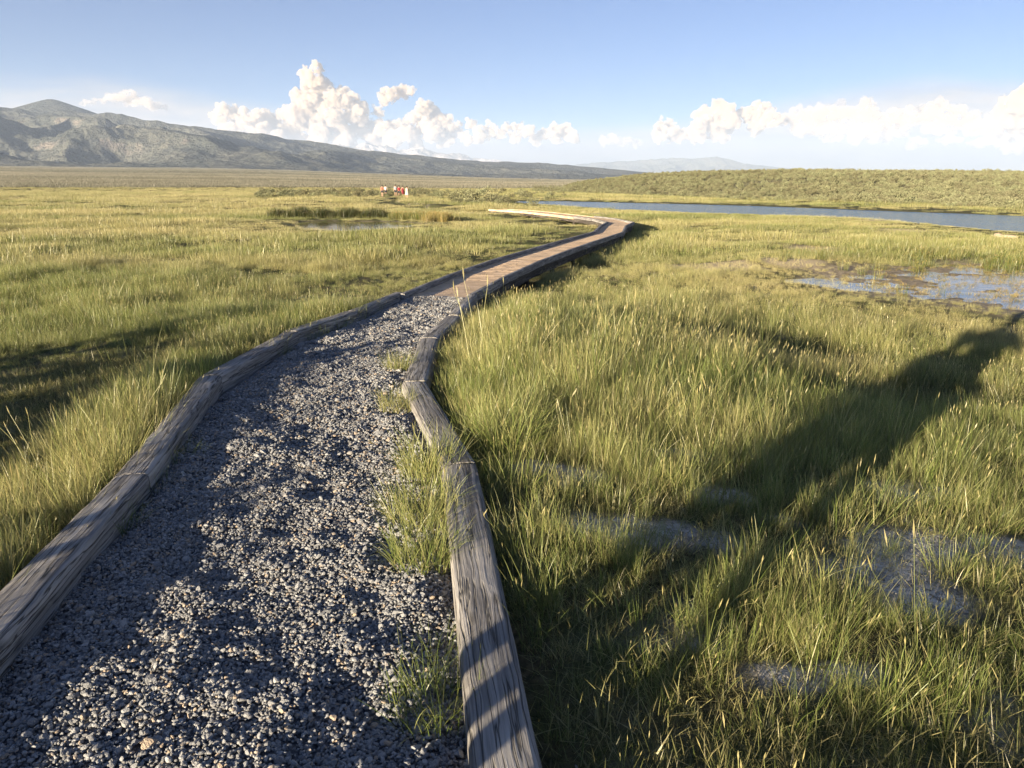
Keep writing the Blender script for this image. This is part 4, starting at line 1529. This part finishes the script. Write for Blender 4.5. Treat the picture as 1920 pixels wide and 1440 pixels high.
def put_sage(p, lab, grp):
    o = bpy.data.objects.new('sagebrush', SAGE[random.randrange(8)])
    COL.objects.link(o)
    o.location = (p[0], p[1], p[2] - .04)
    o.rotation_euler = (0, 0, random.uniform(0, 6.28))
    q = p[3]
    o.scale = (q * random.uniform(.9, 1.3), q * random.uniform(.9, 1.3), q * random.uniform(.8, 1.1))
    tag(o, lab, 'sagebrush', grp)


for j in fo[:nf]:
    a_ = math.atan2(fp[j][0], fp[j][1])
    side = 'to the left of the walkers' if a_ < azel(738, 345)[0] else ('just to the right of the walkers' if a_ < azel(900, 345)[0] else 'between the walkers and the left end of the lake')
    put_sage(fp[j], ('large ' if fp[j][3] > .95 else 'small ' if fp[j][3] < .55 else '') + 'grey-green sagebrush on the flat ' + side, 'sagebrush on the flat ' + side)
for j in ho[:nh]:
    a_ = math.atan2(hp[j][0], hp[j][1])
    side = 'left end' if a_ < azel(1350, 345)[0] else ('middle' if a_ < azel(1650, 345)[0] else 'right end')
    put_sage(hp[j], 'grey-green sagebrush at the foot of the hill behind the ' + side + ' of the lake', 'sagebrush on the hill behind the ' + side + ' of the lake')
rest = np.concatenate([hp[ho[nh:]], fp[fo[nf:]]])
sc_ = proto_collection('sage_shapes')
for me in SAGE:
    sc_.objects.link(bpy.data.objects.new('sagebrush_shape', me))
n = len(rest)
scatter('sagebrush_cover', sc_, rest[:, :3] - np.array((0, 0, .04)), np.stack([np.zeros(n), np.zeros(n), RNG.uniform(0, 6.28, n)], 1),
        rest[:, 3:4] * RNG.uniform(.85, 1.2, (n, 3)), RNG.integers(0, 8, n), {'val': np.ones(n)}, 'sagebrush covering the rest of the hillside')


# ------------------------------------------------------------------ pale rocks by the lake
def rock(px, py, sx, sy, sz, lab, seed, rz=0):
    v, f = ico(3)
    rg = np.random.default_rng(seed)
    for q in range(7):
        nv = rg.normal(size=3); nv /= np.linalg.norm(nv); cd = rg.uniform(.6, .9)
        dd = v @ nv
        v = np.where((dd > cd)[:, None], v - (dd - cd)[:, None] * nv, v)
    v = v + .05 * np.stack([fbm(v[:, 0] * 2 + seed, v[:, 1] * 2 + v[:, 2], 3, seed + k) for k in range(3)], 1)
    o = mesh_obj('boulder', v, f, M_ROCK, smooth=True)
    z = -.42
    x, y = at(px, py, z)
    z = float(ground_z(np.array([x]), np.array([y]))[0])
    o.location = (x, y, z + sz * .25); o.scale = (sx, sy, sz); o.rotation_euler = (0, 0, rz)
    tag(o, lab, 'boulder', 'pale boulders near the right lakeshore')


rock(1873, 441, .20, .18, .14, 'small rounded pale boulder beside the long low one near the lake', 3)
rock(1890, 444, .40, .12, .11, 'long low pale boulder near the right end of the lake', 5, R(-35))
rock(1918, 453, .22, .16, .10, 'flat pale boulder at the very right edge of the picture', 8)
rock(1523, 391, .5, .4, .3, 'tiny pale stone on the far lakeshore below the hill', 11)
rock(1688, 396.5, .4, .4, .3, 'tiny pale stone on the far lakeshore, towards the right', 13)


# ------------------------------------------------------------------ people
def skin_mesh(name, verts, edges, rad, mat, parent=None, sub=2, root=0):
    me = bpy.data.meshes.new(name)
    me.from_pydata(verts, edges, [])
    o = bpy.data.objects.new(name, me)
    COL.objects.link(o)
    m = o.modifiers.new('skin', 'SKIN')
    if not me.skin_vertices:
        return o
    for i, r in enumerate(rad):
        sv = me.skin_vertices[0].data[i]
        sv.radius = r if isinstance(r, tuple) else (r, r)
        sv.use_root = (i == root)
    m2 = o.modifiers.new('sub', 'SUBSURF'); m2.levels = sub; m2.render_levels = sub
    dg = bpy.context.evaluated_depsgraph_get()
    me2 = bpy.data.meshes.new_from_object(o.evaluated_get(dg))
    me2.name = name
    o.modifiers.clear()
    o.data = me2
    me2.materials.clear(); me2.materials.append(mat)
    me2.polygons.foreach_set('use_smooth', [True] * len(me2.polygons))
    if parent: o.parent = parent
    return o


M_SKIN = mat_cloth('skin', (0.46, 0.29, 0.21))
M_HAIR = mat_cloth('dark_hair', (0.03, 0.022, 0.018))


def person(loc, rz, H, label, top=None, bottom=None, skirt=None, stride=.16, arms='down', hair=M_HAIR, cloth=None, hat=None):
    """body facing +Y; heights scaled from 1.7 m"""
    k = H / 1.7
    root = empty('person', loc, rz)
    tag(root, label, 'person', 'people out walking' if arms != 'phone' else None)
    st = stride
    if arms == 'phone':
        el_l, wr_l = (-.27, .10, 1.10), (-.06, .33, 1.36)
        el_r, wr_r = (.27, .10, 1.10), (.06, .33, 1.36)
    elif arms == 'akimbo':
        el_l, wr_l = (-.42, .02, 1.16), (-.24, .16, 1.02)
        el_r, wr_r = (.40, .06, 1.20), (.20, .24, 1.32)
    else:
        el_l, wr_l = (-.235, -.04, 1.12), (-.25, .06, .88)
        el_r, wr_r = (.235, .03, 1.12), (.25, .12, .89)

    def hand(w, e):
        d = Vector(w) - Vector(e); d.normalize()
        return d
    V_ = [(0, 0, .93), (0, .0, 1.08), (0, -.01, 1.26), (0, 0, 1.40), (0, .01, 1.48), (0, .03, 1.58), (0, .025, 1.67),
          (-.09, 0, .88), (-.095, st * .5 + .02, .50), (-.09, st, .09), (-.09, st + .15, .035),
          (.09, 0, .88), (.095, -st * .3 + .03, .50), (.09, -st - .02, .10), (.09, -st + .12, .035),
          (-.17, 0, 1.39), el_l, wr_l, (.17, 0, 1.39), el_r, wr_r]
    E_ = [(0, 1), (1, 2), (2, 3), (3, 4), (4, 5), (5, 6), (0, 7), (7, 8), (8, 9), (9, 10), (0, 11), (11, 12), (12, 13), (13, 14), (3, 15), (15, 16), (16, 17), (3, 18), (18, 19), (19, 20)]
    rd = [(.15, .11), (.135, .10), (.155, .11), (.12, .09), .052, (.078, .092), (.06, .07), .085, .055, .04, .035, .085, .055, .04, .035, .058, .040, .028, .058, .040, .028]
    # fingers: five short chains from each palm
    for wi, ei, sx in ((17, 16, -1), (20, 19, 1)):
        w_, e_ = Vector(V_[wi]), Vector(V_[ei])
        d = (w_ - e_).normalized()
        sd = d.cross(Vector((0, 0, 1)))
        if sd.length < .2: sd = Vector((1, 0, 0))
        sd.normalize()
        side = Vector((0, 1, 0)) if arms == 'down' else sd
        palm = w_ + d * .06
        V_.append(tuple(palm)); rd.append((.032, .02)); E_.append((wi, len(V_) - 1)); pi = len(V_) - 1
        for q, ln in ((-.026, .062), (-.009, .075), (.009, .07), (.026, .055)):
            a = palm + side * q + d * .025; b = a + d * ln
            V_.append(tuple(a)); rd.append(.011); E_.append((pi, len(V_) - 1))
            V_.append(tuple(b)); rd.append(.008); E_.append((len(V_) - 2, len(V_) - 1))
        V_.append(tuple(w_ + d * .04 + side * .045)); rd.append(.011); E_.append((wi, len(V_) - 1))
    V_ = [tuple(np.array(v) * k) for v in V_]
    rd = [tuple(np.array(r) * k) if isinstance(r, tuple) else r * k for r in rd]
    skin_mesh('body', V_, E_, rd, M_SKIN, root)
    G = .018 * k
    if top:
        vi = [1, 2, 3, 15, 16, 18, 19, 0]
        mp = {v: i for i, v in enumerate(vi)}
        ed = [(mp[0], mp[1]), (mp[1], mp[2]), (mp[2], mp[3]), (mp[3], mp[15]), (mp[3], mp[18])]
        vv = [V_[v] for v in vi]
        # sleeves end above the elbow
        for e_, s_ in ((16, 15), (19, 18)):
            vv[mp[e_]] = tuple(np.array(V_[s_]) * .35 + np.array(V_[e_]) * .65)
            ed.append((mp[s_], mp[e_]))
        rr_ = [(rd[v][0] + G, rd[v][1] + G) if isinstance(rd[v], tuple) else rd[v] + G for v in vi]
        skin_mesh('shirt', vv, ed, rr_, top, root, root=1)
    if bottom:
        vi = [0, 7, 8, 11, 12]
        vv = [V_[v] for v in vi]
        vv[2] = tuple(np.array(V_[7]) * .3 + np.array(V_[8]) * .7); vv[4] = tuple(np.array(V_[11]) * .3 + np.array(V_[12]) * .7)
        skin_mesh('shorts', vv, [(0, 1), (1, 2), (0, 3), (3, 4)], [(rd[0][0] + G, rd[0][1] + G), .105 * k, .085 * k, .105 * k, .085 * k], bottom, root)
    if skirt:
        vs, fs = [], []
        prof = [(1.40, .13, .10), (1.30, .19, .14), (1.08, .17, .135), (.93, .20, .16), (.70, .235, .20), (.48, .27, .24)]
        m = 20
        for z_, rx, ry in prof:
            for j in range(m):
                a = j / m * 2 * math.pi
                wv = 1 + (.06 * math.sin(a * 5) * (1.4 - z_))
                vs.append((rx * math.cos(a) * wv * k, ry * math.sin(a) * wv * k, z_ * k))
        for i in range(len(prof) - 1):
            for j in range(m):
                fs.append((i * m + j, (i + 1) * m + j, (i + 1) * m + (j + 1) % m, i * m + (j + 1) % m))
        mesh_obj('towel' if cloth is None else cloth, vs, fs, skirt, root, smooth=True)
    # hair: a cap over the back and crown of the head
    v, f = ico(3)
    v = v * np.array((.092, .102, .115)) * k
    keep = v[:, 1] < .045 * k
    v[~keep] *= np.array((.85, .80, 1.0))
    o = mesh_obj('hair', v + np.array((0, .012, 1.645)) * k, f, hair, root, smooth=True)
    # face: nose, eyes, ears are bumps on the front
    for nm, p_, s_, mt in (('nose', (0, .135, 1.61), (.014, .02, .02), M_SKIN), ('eye', (-.033, .117, 1.635), (.012, .008, .008), M_HAIR), ('eye', (.033, .117, 1.635), (.012, .008, .008), M_HAIR), ('mouth', (0, .118, 1.565), (.025, .008, .006), mat_lip)):
        v, f = ico(1)
        mesh_obj(nm, v * np.array(s_) * k + np.array(p_) * k, f, mt, root, smooth=True)
    return root


mat_lip = mat_cloth('lips', (0.35, 0.14, 0.12))
WHITE = mat_cloth('white_cotton', (0.5, 0.49, 0.46)); GREYT = mat_cloth('grey_shirt', (0.27, 0.29, 0.33)); RED = mat_cloth('red_cotton', (0.27, 0.02, 0.03))
WINE = mat_cloth('wine_towel', (0.16, 0.014, 0.022)); NAVY = mat_cloth('dark_shorts', (0.03, 0.035, 0.05)); CREAM = mat_cloth('cream_towel', (0.58, 0.53, 0.44)); ORANGE = mat_cloth('coral_shirt', (0.33, 0.12, 0.08))


def walk_pos(px, py, z=-.35):
    x, y = at(px, py, z)
    for _ in range(8):
        z = float(ground_z(np.array([x]), np.array([y]))[0]); x, y = at(px, py, z)
    return (x, y, z)


def place_person(px, py_feet, hpx, *a, **kw):
    p = walk_pos(px, py_feet)
    d = math.hypot(p[0], p[1])
    Hm = np.clip(hpx / 1470.0 * d, 1.35, 1.85)
    return person(p, R(kw.pop('turn', 10)), float(Hm), *a, **kw)


place_person(742, 369.5, 25.5, 'person in a pale grey shirt and dark shorts, leftmost of the four walkers', top=GREYT, bottom=NAVY)
place_person(748.6, 370.5, 25.0, 'person in a red top and dark shorts, second of the four walkers', top=RED, bottom=NAVY, turn=4)
place_person(755.5, 370, 22.0, 'person wrapped in a dark wine-red towel among the walkers', skirt=WINE, turn=-5)
place_person(763.5, 372, 22.0, 'person wrapped in a cream towel, rightmost of the four walkers', skirt=CREAM, turn=14)
person((*[q for q in (lambda a, d: (d * math.sin(a), d * math.cos(a)))(azel(716, 345)[0], 118)], float(ground_z(np.array([-19.2]), np.array([116.0]))[0])), 0, 1.68,
       'person in a coral shirt far ahead, half hidden by sagebrush', top=ORANGE, bottom=NAVY)
person((*[q for q in (lambda a, d: (d * math.sin(a), d * math.cos(a)))(azel(722.5, 345)[0], 119)], float(ground_z(np.array([-19.2]), np.array([116.0]))[0])), 0, 1.72,
       'person in a white shirt far ahead beside the coral shirt', top=WHITE, bottom=NAVY)
# the companion standing just outside the frame, whose shadow crosses the grass on the right
person((-1.22, 0.15, 0.02), R(-10), 1.76, 'person in a dark shirt beside the path behind the camera, seen by the long shadow', top=NAVY, bottom=NAVY, arms='akimbo', stride=.04)
person((-1.66, 0.1, float(ground_z(np.array([-1.66]), np.array([0.1]))[0]) + .02), R(-25), 1.58, 'shorter unseen person in a grey shirt, added in the grass beside the path to widen the long shadow', top=GREYT, bottom=NAVY, stride=.05)  # second companion, added out of view to widen the first one's shadow
for bx, by, q, lab in ((-6.4, 2.5, 1.7, 'large unseen sagebrush added outside the left edge to shade the bare hollow'), (-5.6, 1.2, 1.5, 'unseen sagebrush added for shade outside the left edge, nearer than the large one'),  # bushes added out of view to throw shade over the left hollow
                       (-7.4, 3.6, 1.85, 'largest unseen sagebrush added for shade outside the left edge, farthest out from the path'), (-4.7, .2, 1.2, 'smallest unseen sagebrush added for shade outside the left edge, closest to the path')):
    put_sage((bx, by, float(ground_z(np.array([bx]), np.array([by]))[0]), q), lab, 'unseen sagebrush added to shade the left hollow')
print('GRASS', cnt, 'GRAVEL', len(gp), 'SAGE', len(rest))
